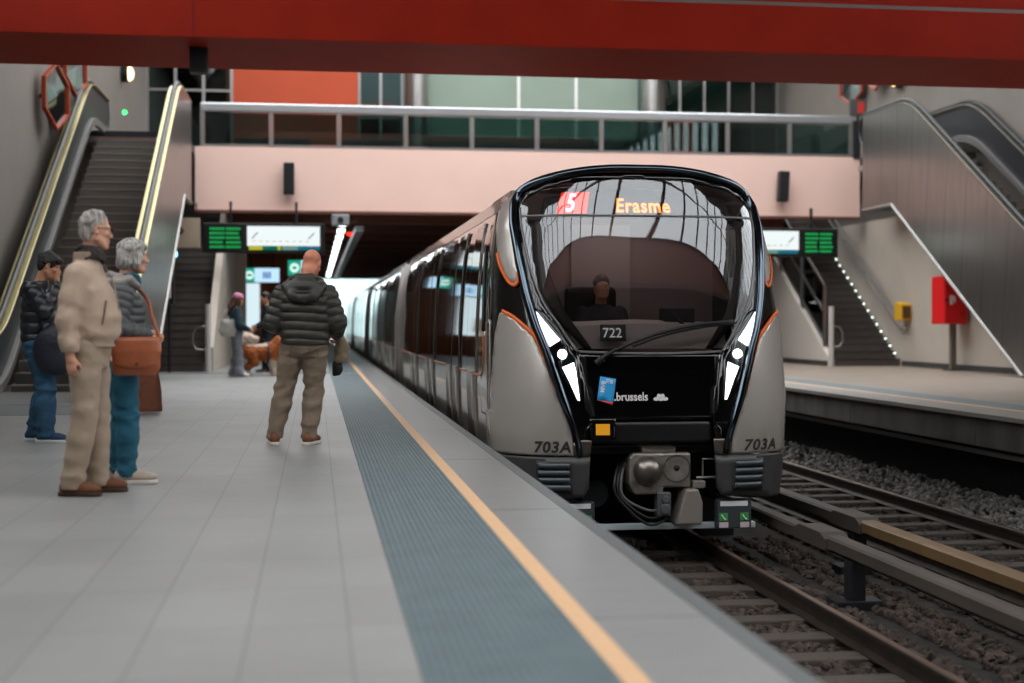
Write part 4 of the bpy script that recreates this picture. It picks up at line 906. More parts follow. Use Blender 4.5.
for i, (x0, x1, dz) in enumerate(((-.30, .03, .36), (-.33, .06, .40), (-.36, .10, .43))):
    pts = [(cx + x0 + .02, cy + .2, cz + .08), (cx + x0 - .06, cy + .05, cz - .06), (cx + x0 - .05, cy + .0, cz - .24), (cx + (x0 + x1) / 2, cy - .01, cz - dz - .03 * i), (cx + x1, cy + .04, cz - dz)]
    pp = [Vector(p) for p in pts]; out = []
    for k in range(len(pp) - 1):
        p0, p1, p2, p3 = pp[max(k - 1, 0)], pp[k], pp[k + 1], pp[min(k + 2, len(pp) - 1)]
        for q in range(6): u = q / 6; out.append(.5 * ((2 * p1) + (p2 - p0) * u + (2 * p0 - 5 * p1 + 4 * p2 - p3) * u * u + (3 * p1 - p0 - 3 * p2 + p3) * u ** 3))
    MB().tube(out, .014, 8).build('hose', M_rubber if i else mat('grey hose', '5f5a57', .5), cp, smooth=True)
q = [(cx + .36, cy + .1, cz - .08), (cx + .62, cy + .1, cz - .08), (cx + .62, cy + .1, cz + .09), (cx + .42, cy + .1, cz + .09), (cx + .42, cy + .1, cz - .08)]
MB().tube(q, .012, 8).build('step_loop', M_trim, train)
MB().box((TX - .98, 12.62, -.83), (TX + 1.02, 12.70, -.775)).build('guard_bar', mat('pale guard bar', 'c3cdd2', .4), train, bevel=.008)
for dx, half_ in ((-.86, 1), (.62, 0)):
    bx = MB().box((TX + dx, 12.52, -.82), (TX + dx + .33, 12.62, -.55)).build('antenna_box', mat('antenna grey', '3b3e43', .5), train, bevel=.015)
    MB().box((TX + dx + .03, 12.512, -.61), (TX + dx + .29, 12.52, -.565)).build('white_label', mat('label white', 'dfe2e4', .5), bx)
    for k in ((.02, .22) if not half_ else (.22,)):
        MB().box((TX + dx + k, 12.512, -.745), (TX + dx + k + .08, 12.52, -.675)).build('green_mark', mat('green mark', '3f9a4f', .5), bx); MB().box((TX + dx + k, 12.512, -.81), (TX + dx + k + .085, 12.52, -.76)).build('pink_mark', mat('pale mark', 'c9b6c0', .5), bx)
        MB().tube([(TX + dx + k + .02, 12.508, -.69), (TX + dx + k + .04, 12.508, -.72), (TX + dx + k + .06, 12.508, -.735)], .006, 6).build('mark_line', mat('mark white', 'dff0df', .5), bx)
    MB().box((TX + dx + .1, 12.62, -.62), (TX + dx + .2, 13.6, -.56)).build('arm', M_under, bx)
# ================================================================ smooth bodies: distance fields meshed with surface nets
def V3(*a): return np.array(a, float)
class SDF:
    def __init__(s, res): s.res = res; s.p = []
    def rc(s, a, b, ra, rb, k=.02, op='+', disp=None, sq=None): s.p.append(('rc', np.array(a, float), np.array(b, float), ra, rb, k, op, disp, sq)); return s
    def chain(s, pts, rs, k=.02, disp=None):
        for i in range(len(pts) - 1): s.rc(pts[i], pts[i + 1], rs[i], rs[i + 1], k, '+', disp)
        return s
    def el(s, c, r, k=.02, op='+', rot=None, disp=None): s.p.append(('el', np.array(c, float), np.array(r, float), None if rot is None else np.array(rot), 0, k, op, disp, None)); return s
    def stack(s, rows, k=.02, op='+', disp=None, ex=2.0): s.p.append(('st', np.array(rows, float), ex, 0, 0, k, op, disp, None)); return s
    def bounds(s, q):
        if q[0] == 'rc': m = max(q[3], q[4]); return np.minimum(q[1], q[2]) - m, np.maximum(q[1], q[2]) + m
        if q[0] == 'el': m = q[2].max() if q[3] is not None else q[2]; return q[1] - m, q[1] + m
        t = q[1]; return V3((t[:, 1] - t[:, 3]).min(), (t[:, 2] - t[:, 4]).min(), t[0, 0]), V3((t[:, 1] + t[:, 3]).max(), (t[:, 2] + t[:, 4]).max(), t[-1, 0])
    def dist(s, q, X, Y, Z):
        if q[0] == 'rc':
            a, b, ra, rb = q[1:5]; ab = b - a; L = max(1e-9, ab @ ab)
            t = np.clip(((X - a[0]) * ab[0] + (Y - a[1]) * ab[1] + (Z - a[2]) * ab[2]) / L, 0, 1)
            dx, dy, dz = X - a[0] - t * ab[0], Y - a[1] - t * ab[1], Z - a[2] - t * ab[2]
            return np.sqrt(dx * dx + dy * dy + dz * dz) - (ra + t * (rb - ra))
        if q[0] == 'el':
            c, r, M = q[1], q[2], q[3]; x, y, z = X - c[0], Y - c[1], Z - c[2]
            if M is not None: x, y, z = M[0, 0] * x + M[1, 0] * y + M[2, 0] * z, M[0, 1] * x + M[1, 1] * y + M[2, 1] * z, M[0, 2] * x + M[1, 2] * y + M[2, 2] * z
            k0 = np.sqrt((x / r[0]) ** 2 + (y / r[1]) ** 2 + (z / r[2]) ** 2); k1 = np.sqrt((x / r[0] ** 2) ** 2 + (y / r[1] ** 2) ** 2 + (z / r[2] ** 2) ** 2)
            return k0 * (k0 - 1) / np.maximum(k1, 1e-6)
        t, ex = q[1], q[2]; z = Z
        zz = np.linspace(t[0, 0], t[-1, 0], 200)
        def cr(col):   # smoothed interpolation
            v = np.interp(zz, t[:, 0], t[:, col]); kk = np.hanning(21); kk /= kk.sum(); v = np.convolve(np.pad(v, 10, 'edge'), kk, 'valid'); return np.interp(z, zz, v)
        cx, cy, rx, ry = cr(1), cr(2), cr(3), cr(4)
        g = (np.abs((X - cx) / rx) ** ex + np.abs((Y - cy) / ry) ** ex) ** (1 / ex); d = (g - 1) * np.minimum(rx, ry)
        cap = np.maximum(t[0, 0] - Z, Z - t[-1, 0]); return np.where(cap > 0, np.sqrt(np.maximum(d, 0) ** 2 + cap ** 2), np.maximum(d, cap * .9))
    def mesh(s, crop=None):
        h = s.res; bs = [s.bounds(q) for q in s.p if q[6] == '+']
        lo = np.min([b[0] for b in bs], 0) - .06; hi = np.max([b[1] for b in bs], 0) + .06
        n = np.ceil((hi - lo) / h).astype(int) + 1; ax = [lo[i] + h * np.arange(n[i]) for i in range(3)]
        F = np.full(n, 1.0, np.float32)
        for q in s.p:
            b0, b1 = s.bounds(q); mg = q[5] * 2 + 3 * h + (.03 if q[7] else .012)
            i0 = np.maximum(0, np.floor((b0 - mg - lo) / h).astype(int)); i1 = np.minimum(n, np.ceil((b1 + mg - lo) / h).astype(int) + 1)
            if (i1 <= i0).any(): continue
            sl = tuple(slice(a, b) for a, b in zip(i0, i1)); X, Y, Z = np.meshgrid(*[ax[i][i0[i]:i1[i]] for i in range(3)], indexing='ij')
            d = s.dist(q, X, Y, Z)
            if q[7]: d = d + q[7](X, Y, Z)
            f = F[sl]; k = max(q[5], 1e-5)
            if q[6] == '+': hh = np.clip(.5 + .5 * (f - d) / k, 0, 1); F[sl] = f + (d - f) * hh - k * hh * (1 - hh)
            elif q[6] == '-': hh = np.clip(.5 - .5 * (f + d) / k, 0, 1); F[sl] = f + (-d - f) * hh + k * hh * (1 - hh)
            else: F[sl] = np.maximum(f, d)
        if crop is not None:
            X, Y, Z = np.meshgrid(*ax, indexing='ij', sparse=True); F = np.maximum(F, crop(X, Y, Z)).astype(np.float32)
        return nets(F, lo, h)
def nets(F, lo, h):
    S = F < 0; c = np.zeros(np.array(F.shape) - 1, np.int8)
    for dx in (0, 1):
        for dy in (0, 1):
            for dz in (0, 1): c += S[dx:F.shape[0] - 1 + dx, dy:F.shape[1] - 1 + dy, dz:F.shape[2] - 1 + dz]
    act = (c > 0) & (c < 8); idx = np.full(act.shape, -1, np.int64); I = np.argwhere(act); idx[act] = np.arange(len(I))
    P = np.zeros((len(I), 3)); W = np.zeros(len(I))
    corners = [(0, 0, 0), (1, 0, 0), (0, 1, 0), (1, 1, 0), (0, 0, 1), (1, 0, 1), (0, 1, 1), (1, 1, 1)]
    val = [F[I[:, 0] + a, I[:, 1] + b, I[:, 2] + g] for a, b, g in corners]
    for i in range(8):
        for j in range(i + 1, 8):
            if sum(abs(corners[i][k] - corners[j][k]) for k in range(3)) != 1: continue
            m = (val[i] < 0) != (val[j] < 0); t = np.where(m, val[i] / np.where(m, val[i] - val[j], 1), 0)
            for k in range(3): P[:, k] += np.where(m, corners[i][k] + t * (corners[j][k] - corners[i][k]), 0)
            W += m
    P = (I + P / np.maximum(W, 1)[:, None]) * h + lo
    quads = []
    for axn in range(3):
        u, v = [(1, 2), (2, 0), (0, 1)][axn]
        s0 = [slice(None)] * 3; s1 = [slice(None)] * 3; s0[axn] = slice(0, -1); s1[axn] = slice(1, None)
        ch = S[tuple(s0)] != S[tuple(s1)]; E = np.argwhere(ch); E = E[(E[:, u] > 0) & (E[:, v] > 0) & (E[:, u] < F.shape[u] - 1) & (E[:, v] < F.shape[v] - 1)]
        if not len(E): continue
        def at(du, dv): q = E.copy(); q[:, u] += du; q[:, v] += dv; return idx[q[:, 0], q[:, 1], q[:, 2]]
        a, b, c_, d = at(-1, -1), at(0, -1), at(0, 0), at(-1, 0); fl = S[E[:, 0], E[:, 1], E[:, 2]]
        q = np.stack([a, b, c_, d], 1); q[~fl] = q[~fl][:, ::-1]; quads.append(q)
    return P, np.concatenate(quads)
def sdf_obj(name, sdf, m, parent, crop=None):
    P, Q = sdf.mesh(crop); me = bpy.data.meshes.new(name); me.vertices.add(len(P)); me.vertices.foreach_set('co', P.astype(np.float32).ravel())
    me.loops.add(Q.size); me.loops.foreach_set('vertex_index', Q.astype(np.int32).ravel()); me.polygons.add(len(Q)); me.polygons.foreach_set('loop_start', np.arange(0, Q.size, 4, dtype=np.int32)); me.polygons.foreach_set('loop_total', np.full(len(Q), 4, np.int32))
    me.update(calc_edges=True); me.validate(); return link_mesh(name, me, m, parent, True)
def rotm(x=0, y=0, z=0): return np.array(Matrix.Rotation(R(z), 3, 'Z') @ Matrix.Rotation(R(y), 3, 'Y') @ Matrix.Rotation(R(x), 3, 'X'))
def unit(v): v = np.array(v, float); return v / max(1e-9, np.linalg.norm(v))

# ---------------------------------------------------------------- figure pieces
def head_prims(S, c, M, s=1.0, fem=0.0, neck=None, nk=.052):
    """Adult head centred between the ears; M turns its own axes (x right, y forward, z up)."""
    T = lambda *p: c + M @ (np.array(p) * s); r = lambda *q: np.array(q) * s
    S.el(T(0, -.012, .035), r(.074, .094, .084), .02, rot=M); S.el(T(0, .026, -.03), r(.061 - .004 * fem, .062, .084), .03, rot=M)
    S.el(T(0, .042, -.082), r(.043 - .005 * fem, .042, .034), .025, rot=M); S.el(T(0, .072, -.10), r(.021, .018, .017), .02, rot=M)
    for x in (-1, 1):
        S.rc(T(x * .055, .0, -.055), T(x * .03, .05, -.095), .02 * s, .018 * s, .025)
        S.rc(T(x * .012, .083, .022), T(x * .05, .066, .022), .012 * s, .010 * s, .014)
        S.el(T(x * .042, .066, -.022), r(.022, .02, .018), .02, rot=M)
        S.el(T(x * .031, .093, .003), r(.017, .014, .011), .010, '-', rot=M)
        S.el(T(x * .031, .077, .002), r(.0135, .0125, .0125), .004, rot=M)
        S.el(T(x * .012, .098, -.034), r(.010, .012, .008), .008, rot=M)
        S.el(T(x * .076, -.008, -.002), r(.010, .021, .034), .006, rot=M @ rotm(-12, 0, -x * 18)); S.el(T(x * .083, -.002, .0), r(.006, .010, .018), .006, '-', rot=M)
    S.rc(T(0, .088, .012), T(0, .107, -.03), .0085 * s, .0125 * s, .010); 
    S.el(T(0, .090, -.059), r(.024, .011, .0065), .005, rot=M); S.el(T(0, .089, -.070), r(.021, .011, .0075), .005, rot=M); S.el(T(0, .103, -.0645), r(.026, .008, .002), .004, '-', rot=M)
    nb = neck if neck is not None else T(0, -.04, -.18)
    S.rc(T(0, -.022, -.05), nb, nk * s, (nk + .008) * s, .03)
def hand_prims(S, w, d, n, t, curl=.5, s=1.0, thumb=.6, grip=None):
    """Palm from wrist w along d, palm facing n, thumb side t; five separate bent fingers."""
    d, n = unit(d), unit(n); t = unit(np.array(t) - d * np.dot(t, d)); n = unit(np.cross(d, t)) * (1 if np.dot(np.cross(d, t), n) > 0 else -1)
    P = lambda a, b, c_: np.array(w) + s * (d * a + t * b + n * c_); M = np.stack([t, n, d], 1)
    S.rc(P(-.02, 0, 0), P(.02, 0, 0), .025 * s, .026 * s, .02); S.el(P(.052, .0, .002), np.array([.040, .0165, .048]) * s, .012, rot=M)
    S.el(P(.03, .028, .008), np.array([.018, .016, .03]) * s, .012, rot=M)
    for i, (b, L, cu) in enumerate(((.030, .92, .9), (.011, 1.05, 1.0), (-.009, 1.0, 1.08), (-.028, .80, 1.15))):
        p = P(.088 - .006 * abs(i - 1), b, .0); a = curl * cu * .55; rad = .0088 - .0006 * (i == 3)
        for k, Lk in enumerate((.042, .027, .022)):
            v = d * math.cos(a) + n * math.sin(a) + t * (b * 1.2); q = p + unit(v) * Lk * L * s
            S.rc(p, q, rad * s, (rad - .0008) * s, .004); p = q; a += curl * cu * (.95 if k == 0 else .7); rad -= .0009
    p = P(.028, .036, .006); v1 = d * .75 + t * .62 + n * (.25 + thumb * .3); q = p + unit(v1) * .040 * s; S.rc(p, q, .0125 * s, .0105 * s, .008); v2 = d * .95 + t * (.28 - thumb * .3) + n * (.2 + thumb * .35); S.rc(q, q + unit(v2) * .032 * s, .0105 * s, .0085 * s, .004)
def quilt(period, amp, axis=2, phase=0.0, tilt=0.0, wob=.012):
    def f(X, Y, Z):
        u = (Z + tilt * Y + wob * np.sin(9 * X + 4 * Y)) / period + phase
        return -amp * (np.sqrt(np.abs(np.sin(np.pi * u))) - .55)
    return f
def quilt_dir(a, b, period, amp):
    a = np.array(a, float); v = unit(np.array(b, float) - a)
    def f(X, Y, Z): u = ((X - a[0]) * v[0] + (Y - a[1]) * v[1] + (Z - a[2]) * v[2]) / period; return -amp * (np.sqrt(np.abs(np.sin(np.pi * u))) - .55)
    return f
def folds(amp, zs=(), seed=0, fz=14.0):
    rg = np.random.default_rng(seed); W = []
    for i in range(7):
        th = rg.uniform(-.9, .9); ph = rg.uniform(0, 6.28); kk = fz * rg.uniform(.7, 2.0); W.append((kk * math.sin(th) * math.cos(ph), kk * math.sin(th) * math.sin(ph), kk * math.cos(th), rg.uniform(0, 6.28), rg.uniform(.5, 1), rg.uniform(6, 11), rg.uniform(0, 6.28)))
    def f(X, Y, Z):
        b = 0
        for kx, ky, kz, p0, w, wf, p1 in W: b = b + w * (np.abs(np.sin(.5 * (kx * X + ky * Y + kz * Z + p0 + 1.6 * np.sin(wf * (X - Y) + p1 + 3 * Z)))) - .64)
        b = b / 2.2; g = .45
        for z0, sg in zs: g = g + .9 * np.exp(-((Z - z0) / sg) ** 2)
        return amp * 1.6 * b * g
    return f
def hairs(amp, seed=0, fx=95, fy=70, fz=22):
    rg = np.random.default_rng(seed); p = rg.uniform(0, 6.28, 5)
    def f(X, Y, Z): return amp * (np.sin(fx * X + 5 * np.sin(20 * Z + p[0]) + p[1]) * .6 + np.sin(fy * Y + fz * Z + 4 * np.sin(25 * X + p[2])) * .6 + np.sin(31 * Y - 27 * Z + 19 * X + p[3]) * .8)
    return f
# ================================================================ people
def skin(name, col): return mat(name, col, .55, noise=.06, nscale=30, bump=.04, bscale=120)
SK1 = skin('skin fair', 'd09a80'); SK2 = skin('skin ruddy', 'cf8468'); SK3 = skin('skin tan', 'b98465')
def fab(name, col, bump=.25, bs=70, noise=.10, ns=14, rough=.85): return mat(name, col, rough, noise=noise, nscale=ns, bump=bump, bscale=bs)
M_eye = mat('eye white', 'e6e0da', .2); M_iris = mat('eye dark', '2a2320', .2)
def person(label, x, y, face, **kw): return thing('person', label, 'person', (x, y, 0), rz=R(face - 90), **kw)
def shoe(parent, p, yaw, m, sole, L=.285, s=1.0, laces=None, heel=.028):
    """p = ankle point over the floor (z = 0), yaw in degrees from straight ahead (+ = to the left)."""
    M = rotm(z=yaw); T = lambda a, b, c: np.array([p[0], p[1], 0]) + M @ np.array([a, b, c])
    S = SDF(.006); S.rc(T(0, -.045, .05), T(0, .0, .06), .043, .042, .02); S.rc(T(0, .0, .055), T(0, .11, .046), .042, .038, .03); S.el(T(.004, .135, .045), (.045 * s, .075, .036), .03, rot=M); S.rc(T(0, -.03, .07), T(0, -.02, .105), .043, .046, .02)
    o = sdf_obj('shoe', S, m, parent, crop=lambda X, Y, Z: .018 - Z)
    S = SDF(.006); S.stack([(.001, 0, 0, .04, .1), (.024, 0, 0, .04, .1)], .001)
    mb = MB(); out = [(.036, -.085), (.0, -.098), (-.036, -.085), (-.044, -.03), (-.042, .04), (-.05, .12), (-.042, .18), (-.01, .212), (.022, .206), (.048, .165), (.051, .11), (.043, .04), (.044, -.03)]
    q = smooth_line(out + out[:1], 4)[:-1]; mb.prism([(T(a, b, 0)[0], T(a, b, 0)[1]) for a, b in q], 2, .001, heel); so = mb.build('sole', sole, o, local=True, bevel=.006)
    if laces:
        mb = MB()
        for k in range(4): mb.tube([T(-.02, .03 + k * .022, .094 - k * .006), T(0, .036 + k * .022, .099 - k * .007), T(.02, .03 + k * .022, .094 - k * .006)], .0035, 6)
        mb.build('laces', laces, o, local=True)
    return o
def legs(S, hips, knees, ankles, r=(.092, .066, .052, .056), k=.03, disp=None, d=0.0, flare=0.0):
    for h, kn, a in zip(hips, knees, ankles):
        h, kn, a = map(np.array, (h, kn, a)); m1 = h + (kn - h) * .45; m2 = kn + (a - kn) * .35
        S.chain([h, m1, kn, m2, a], [r[0] - d, (r[0] * .55 + r[1] * .47) - d, r[1] - d, (r[1] + .002) - d, r[3] + flare - d], k, disp)
def glasses(parent, c, M, s=1.0):
    T = lambda *p: c + M @ (np.array(p) * s); mb = MB()
    for x in (-1, 1):
        mb.tube([T(x * .032 + .024 * math.cos(t), .108, .004 + .017 * math.sin(t)) for t in [2 * math.pi * i / 16 for i in range(16)]], .0028, 6, closed=True)
        mb.tube([T(x * .056, .106, .010), T(x * .074, .06, .012), T(x * .081, -.005, .012), T(x * .08, -.02, -.005)], .0026, 6)
    mb.tube([T(-.009, .110, .008), T(0, .113, .011), T(.009, .110, .008)], .0026, 6)
    g = mb.build('glasses', mat('glasses frame', '15151a', .3), parent, local=True)
    mb = MB()
    for x in (-1, 1): mb.add([T(x * .032 + .023 * math.cos(t), .108, .004 + .016 * math.sin(t)) for t in [2 * math.pi * i / 16 for i in range(16)]], [tuple(range(16))])
    mb.build('lens', glass('dark lens', '3a3a40', 1.5), g, local=True)
def eyes(parent, c, M, s=1.0):
    for x in (-1, 1):
        T = lambda *p: c + M @ (np.array(p) * s); mb = MB().sphere((0, 0, 0), .0115 * s, 12, 8); mb.xf(Matrix.Translation(T(x * .031, .0795, .002))); e = mb.build('eye', M_eye, parent, True, local=True)
        mb = MB().sphere((0, 0, 0), .006 * s, 10, 6); mb.xf(Matrix.Translation(T(x * .031, .087, .002))); mb.build('iris', M_iris, e, True, local=True)

# ---------------- elderly man in beige (profile, looking towards the train)
def old_man():
    t = person('grey haired man in beige jacket and trousers wearing dark glasses, hand at his side', -1.41, 9.12, -8); t.scale = (.94, .90, 1)
    hips = [(-.088, -.0, .93), (.088, -.0, .93)]; knees = [(-.10, .02, .50), (.10, -.0, .50)]; ank = [(-.10, .02, .09), (.115, -.09, .09)]
    hc = V3(0, .05, 1.665); HM = rotm(-3, 0, 30); rs, re, rw = V3(.18, -.035, 1.375), V3(.235, -.085, 1.10), V3(.225, -.06, .865); ls, le, lw = V3(-.18, -.02, 1.375), V3(-.25, -.04, 1.12), V3(-.21, .03, .90)
    S = SDF(.005); head_prims(S, hc, HM, 1.0, neck=V3(0, -.02, 1.45)); S.stack([(.86, 0, 0, .15, .10), (1.05, 0, .03, .15, .125), (1.25, 0, 0, .165, .11), (1.42, 0, -.02, .15, .08), (1.47, 0, -.02, .08, .06)], .03)
    legs(S, hips, knees, ank, d=.018)
    for a, b, c, sx in ((rs, re, rw, 1), (ls, le, lw, -1)):
        S.chain([a, b, c], [.05, .04, .029], .02)
        hand_prims(S, c, (c - b) * .6 + V3(0, .03, -.25), V3(-sx, 0, 0), V3(0, 1, -.1), .9, .88)
    for a, yw in zip(ank, (8, -10)): S.rc(a, (a[0], a[1] + .04, .05), .034, .028, .02)
    sdf_obj('body', S, SK1, t); eyes(t, hc, HM); glasses(t, hc, HM)
    H = SDF(.005); T = lambda *p: hc + HM @ np.array(p)
    H.el(T(0, -.022, .043), (.083, .098, .088), .015, rot=HM, disp=hairs(.0055, 1, 130, 110, 30)); H.el(T(0, -.062, -.025), (.066, .05, .06), .02, rot=HM, disp=hairs(.005, 2, 130, 110, 20))
    H.el(T(0, .10, -.028), (.10, .078, .085), .012, '-', rot=HM)
    for x in (-1, 1): H.el(T(x * .082, -.004, -.012), (.018, .026, .038), .008, '-', rot=HM)
    sdf_obj('hair', H, mat('grey hair', 'a39c95', .6, noise=.5, nscale=60, bump=.8, bscale=120, stretch=(1, 1, .22), detail=2), t)
    J = SDF(.007); q = folds(.0055, [(1.05, .08), (1.3, .06)], 3, 34)
    J.stack([(.93, 0, .025, .175, .14), (.965, 0, .03, .178, .146), (1.0, 0, .035, .202, .172), (1.12, 0, .04, .198, .178), (1.28, 0, .015, .198, .15), (1.37, 0, -.012, .185, .118), (1.435, 0, -.015, .145, .098), (1.48, 0, -.012, .10, .085)], .02, disp=q, ex=2.15)
    for a, b, c in ((rs, re, rw), (ls, le, lw)): J.chain([a, a + (b - a) * .5, b, b + (c - b) * .6, c], [.079, .070, .061, .055, .044], .05, disp=folds(.0042, [(1.12, .10), (.92, .05)], 5, 46))
    jk = sdf_obj('jacket', J, fab('beige jacket', 'b39c89', .12, 60, noise=.06), t, crop=lambda X, Y, Z: .9 - Z + 0 * X + 0 * Y)
    c = SDF(.006); c.stack([(1.44, 0, -.012, .112, .10), (1.49, 0, -.005, .108, .10), (1.525, 0, .0, .112, .106)], .01); c.stack([(1.43, 0, .0, .098, .088), (1.56, 0, .004, .100, .095)], .004, '-'); c.el((0, .13, 1.53), (.05, .09, .06), .01, '-'); sdf_obj('collar', c, fab('beige collar', 'a08b79'), jk)
    for sx in (1, -1): MB().tube([(sx * .150, .165, 1.22), (sx * .162, .155, 1.14), (sx * .166, .140, 1.07)], .007, 6).build('pocket_trim', mat('pocket brown', '6b5648', .6), jk, local=True)
    MB().tube([(0, .10, 1.45), (0, .165, 1.36), (0, .205, 1.2), (0, .208, 1.06), (0, .18, .95)], .005, 6).build('zip', mat('zip metal', '8b8177', .4, metal=.7), jk, local=True)
    sc = SDF(.006)
    for i, (z, r_) in enumerate(((1.485, .088), (1.515, .086), (1.545, .080))): 
        for k in range(14):
            a0, a1 = 2 * math.pi * k / 14, 2 * math.pi * (k + 1) / 14; g = lambda a: (r_ * math.cos(a), .008 + r_ * math.sin(a), z + .012 * math.sin(a * 2 + i)) ; sc.rc(g(a0), g(a1), .019, .019, .006, disp=hairs(.003, 9))
    sdf_obj('scarf', sc, mat('checked scarf', '37312f', .9, noise=.6, nscale=45, bump=.4, bscale=80), t)
    Tn = SDF(.007); dq = folds(.0065, [(.14, .08), (.52, .08), (.85, .06)], 8, 40); Tn.stack([(.80, 0, .0, .165, .115), (.90, 0, .005, .172, .135), (1.0, 0, .02, .168, .135), (1.02, 0, .02, .165, .13)], .03, disp=dq); legs(Tn, hips, knees, [(a[0], a[1], .075) for a in ank], (.112, .086, .06, .078), .025, dq)
    tr = sdf_obj('trousers', Tn, fab('beige trousers', '9d8a78', .12, 60, noise=.06), t, crop=lambda X, Y, Z: .045 - Z)
    MB().tube([(.17 * math.cos(a), .02 + .135 * math.sin(a), .985) for a in [2 * math.pi * i / 30 for i in range(30)]], .012, 6, closed=True).build('belt', mat('leather brown', '5a3d2c', .5), tr, local=True)
    for a, yw in zip(ank, (10, -4)): shoe(t, a, yw, mat('brown suede', '6a3f26', .8, noise=.15, nscale=20), mat('brown sole', '3a2418', .7), laces=mat('brown lace', '4c2f1f', .8))
old_man()

# ---------------- woman with the tan bag
def bag_woman():
    t = person('grey haired woman in a dark quilted jacket and teal jeans carrying a tan shoulder bag', -1.285, 9.72, 10); t.scale = (.96, .96, 1)
    hips = [(-.085, -.01, .86), (.085, -.01, .86)]; knees = [(-.095, .0, .46), (.085, .03, .46)]; ank = [(-.11, -.04, .085), (.075, .02, .085)]
    hc = V3(0, .075, 1.53); HM = rotm(-2, 0, 4); rs, re, rw = V3(.16, -.01, 1.27), V3(.215, -.06, 1.05), V3(.13, .15, 1.00); ls, le, lw = V3(-.16, -.01, 1.27), V3(-.21, -.02, 1.05), V3(-.08, .19, 1.02)
    S = SDF(.005); head_prims(S, hc, HM, .94, 1.0, neck=V3(0, -.01, 1.33), nk=.046); S.stack([(.80, 0, 0, .14, .10), (1.0, 0, .0, .125, .095), (1.2, 0, .01, .14, .10), (1.32, 0, -.01, .12, .07), (1.36, 0, -.01, .06, .05)], .03)
    legs(S, hips, knees, ank, d=.018)
    for a, b, c, sx in ((rs, re, rw, 1), (ls, le, lw, -1)):
        S.chain([a, b, c], [.043, .034, .025], .02); hand_prims(S, c, unit(c - b), V3(0, 0, -1), V3(-sx, .3, .2), .9, .9)
    for a in ank: S.rc(a, (a[0], a[1] + .04, .05), .032, .027, .02)
    sdf_obj('body', S, SK1, t); eyes(t, hc, HM, .94)
    H = SDF(.005); T = lambda *p: hc + HM @ (np.array(p) * .94)
    H.el(T(0, -.018, .045), (.088, .102, .086), .015, rot=HM, disp=hairs(.006, 4)); H.el(T(0, -.055, -.035), (.082, .062, .075), .025, rot=HM, disp=hairs(.006, 5))
    for x in (-1, 1): H.el(T(x * .066, .005, -.018), (.022, .05, .062), .02, rot=HM, disp=hairs(.005, 6))
    H.el(T(0, .098, -.05), (.066, .075, .088), .012, '-', rot=HM); H.rc(T(-.05, .07, .075), T(.05, .078, .07), .022, .02, .02, disp=hairs(.004, 7))
    sdf_obj('hair', H, mat('silver hair', 'aaa6a2', .55, noise=.55, nscale=55, bump=.8, bscale=110, stretch=(1, 1, .22), detail=2), t)
    J = SDF(.006); q = quilt(.052, .016)
    J.stack([(.83, 0, .0, .175, .13), (.90, 0, .0, .178, .138), (1.0, 0, .005, .165, .13), (1.15, 0, .015, .17, .138), (1.27, 0, .0, .165, .115), (1.33, 0, -.01, .11, .085), (1.36, 0, .0, .08, .08)], .015, disp=q, ex=2.3)
    for a, b, c in ((rs, re, rw), (ls, le, lw)): J.chain([a, b], [.074, .063], .035, quilt_dir(a, b, .052, .013)); J.chain([b, c], [.062, .046], .02, quilt_dir(b, c, .052, .012))
    jk = sdf_obj('jacket', J, fab('charcoal quilted jacket', '4d5052', .15, 50, rough=.55), t, crop=lambda X, Y, Z: .82 - Z + 0 * X + 0 * Y)
    c = SDF(.006); c.el((0, -.10, 1.315), (.125, .06, .085), .02, disp=folds(.006, [], 4, 30))
    for sx in (1, -1): c.chain([(0, -.14, 1.26), (sx * .07, -.12, 1.28), (sx * .12, -.05, 1.345), (sx * .105, .04, 1.37), (sx * .07, .10, 1.33)], [.035, .04, .04, .032, .022], .02)
    c.chain([(-.10, -.02, 1.385), (-.05, -.085, 1.40), (.05, -.085, 1.40), (.10, -.02, 1.385)], [.026, .028, .028, .026], .015); c.el((0, .01, 1.43), (.075, .08, .10), .01, '-'); sdf_obj('hood', c, fab('hood grey', '565a5b', .15, 50), jk)
    sc = SDF(.006)
    for i, (z, r_) in enumerate(((1.355, .078), (1.39, .076), (1.335, .07))):
        for k in range(12): a0, a1 = 2 * math.pi * k / 12, 2 * math.pi * (k + 1) / 12; g = lambda a: (r_ * math.cos(a), .03 + r_ * math.sin(a), z + .01 * math.sin(a * 2 + i)); sc.rc(g(a0), g(a1), .02, .02, .008)
    sdf_obj('scarf', sc, fab('teal scarf', '1f4f60', .3), t)
    Tn = SDF(.006); dq = folds(.006, [(.12, .08), (.48, .08), (.78, .06)], 12, 42); Tn.stack([(.74, 0, .0, .16, .115), (.83, 0, -.01, .17, .125), (.94, 0, .0, .155, .115)], .03, disp=dq); legs(Tn, hips, knees, [(a[0], a[1], .075) for a in ank], (.104, .076, .055, .064), .025, dq)
    sdf_obj('jeans', Tn, fab('teal denim', '1d5a70', .25, 80, noise=.22, ns=7), t, crop=lambda X, Y, Z: .05 - Z)
    for a, yw in zip(ank, (8, -6)): shoe(t, a, yw, mat('pale sneaker', 'b7a698', .7, noise=.08, nscale=30), mat('pale sole', 'd3cbc2', .6), laces=mat('white lace', 'e4ded6', .8), s=.92)
    # tan leather bag with flap, worn across the body
    M_tan = mat('tan leather', '9c5433', .42, noise=.10, nscale=10, bump=.08, bscale=40)
    ang = R(10 - 90); Mb = Matrix.Translation((-1.285, 9.72, 0)) @ Matrix.Rotation(ang, 4, 'Z')
    b = thing('shoulder_bag', 'tan leather shoulder bag with a rounded flap hanging at the grey haired woman\'s hip', 'bag', Mb @ Vector((.185, .075, .735)))
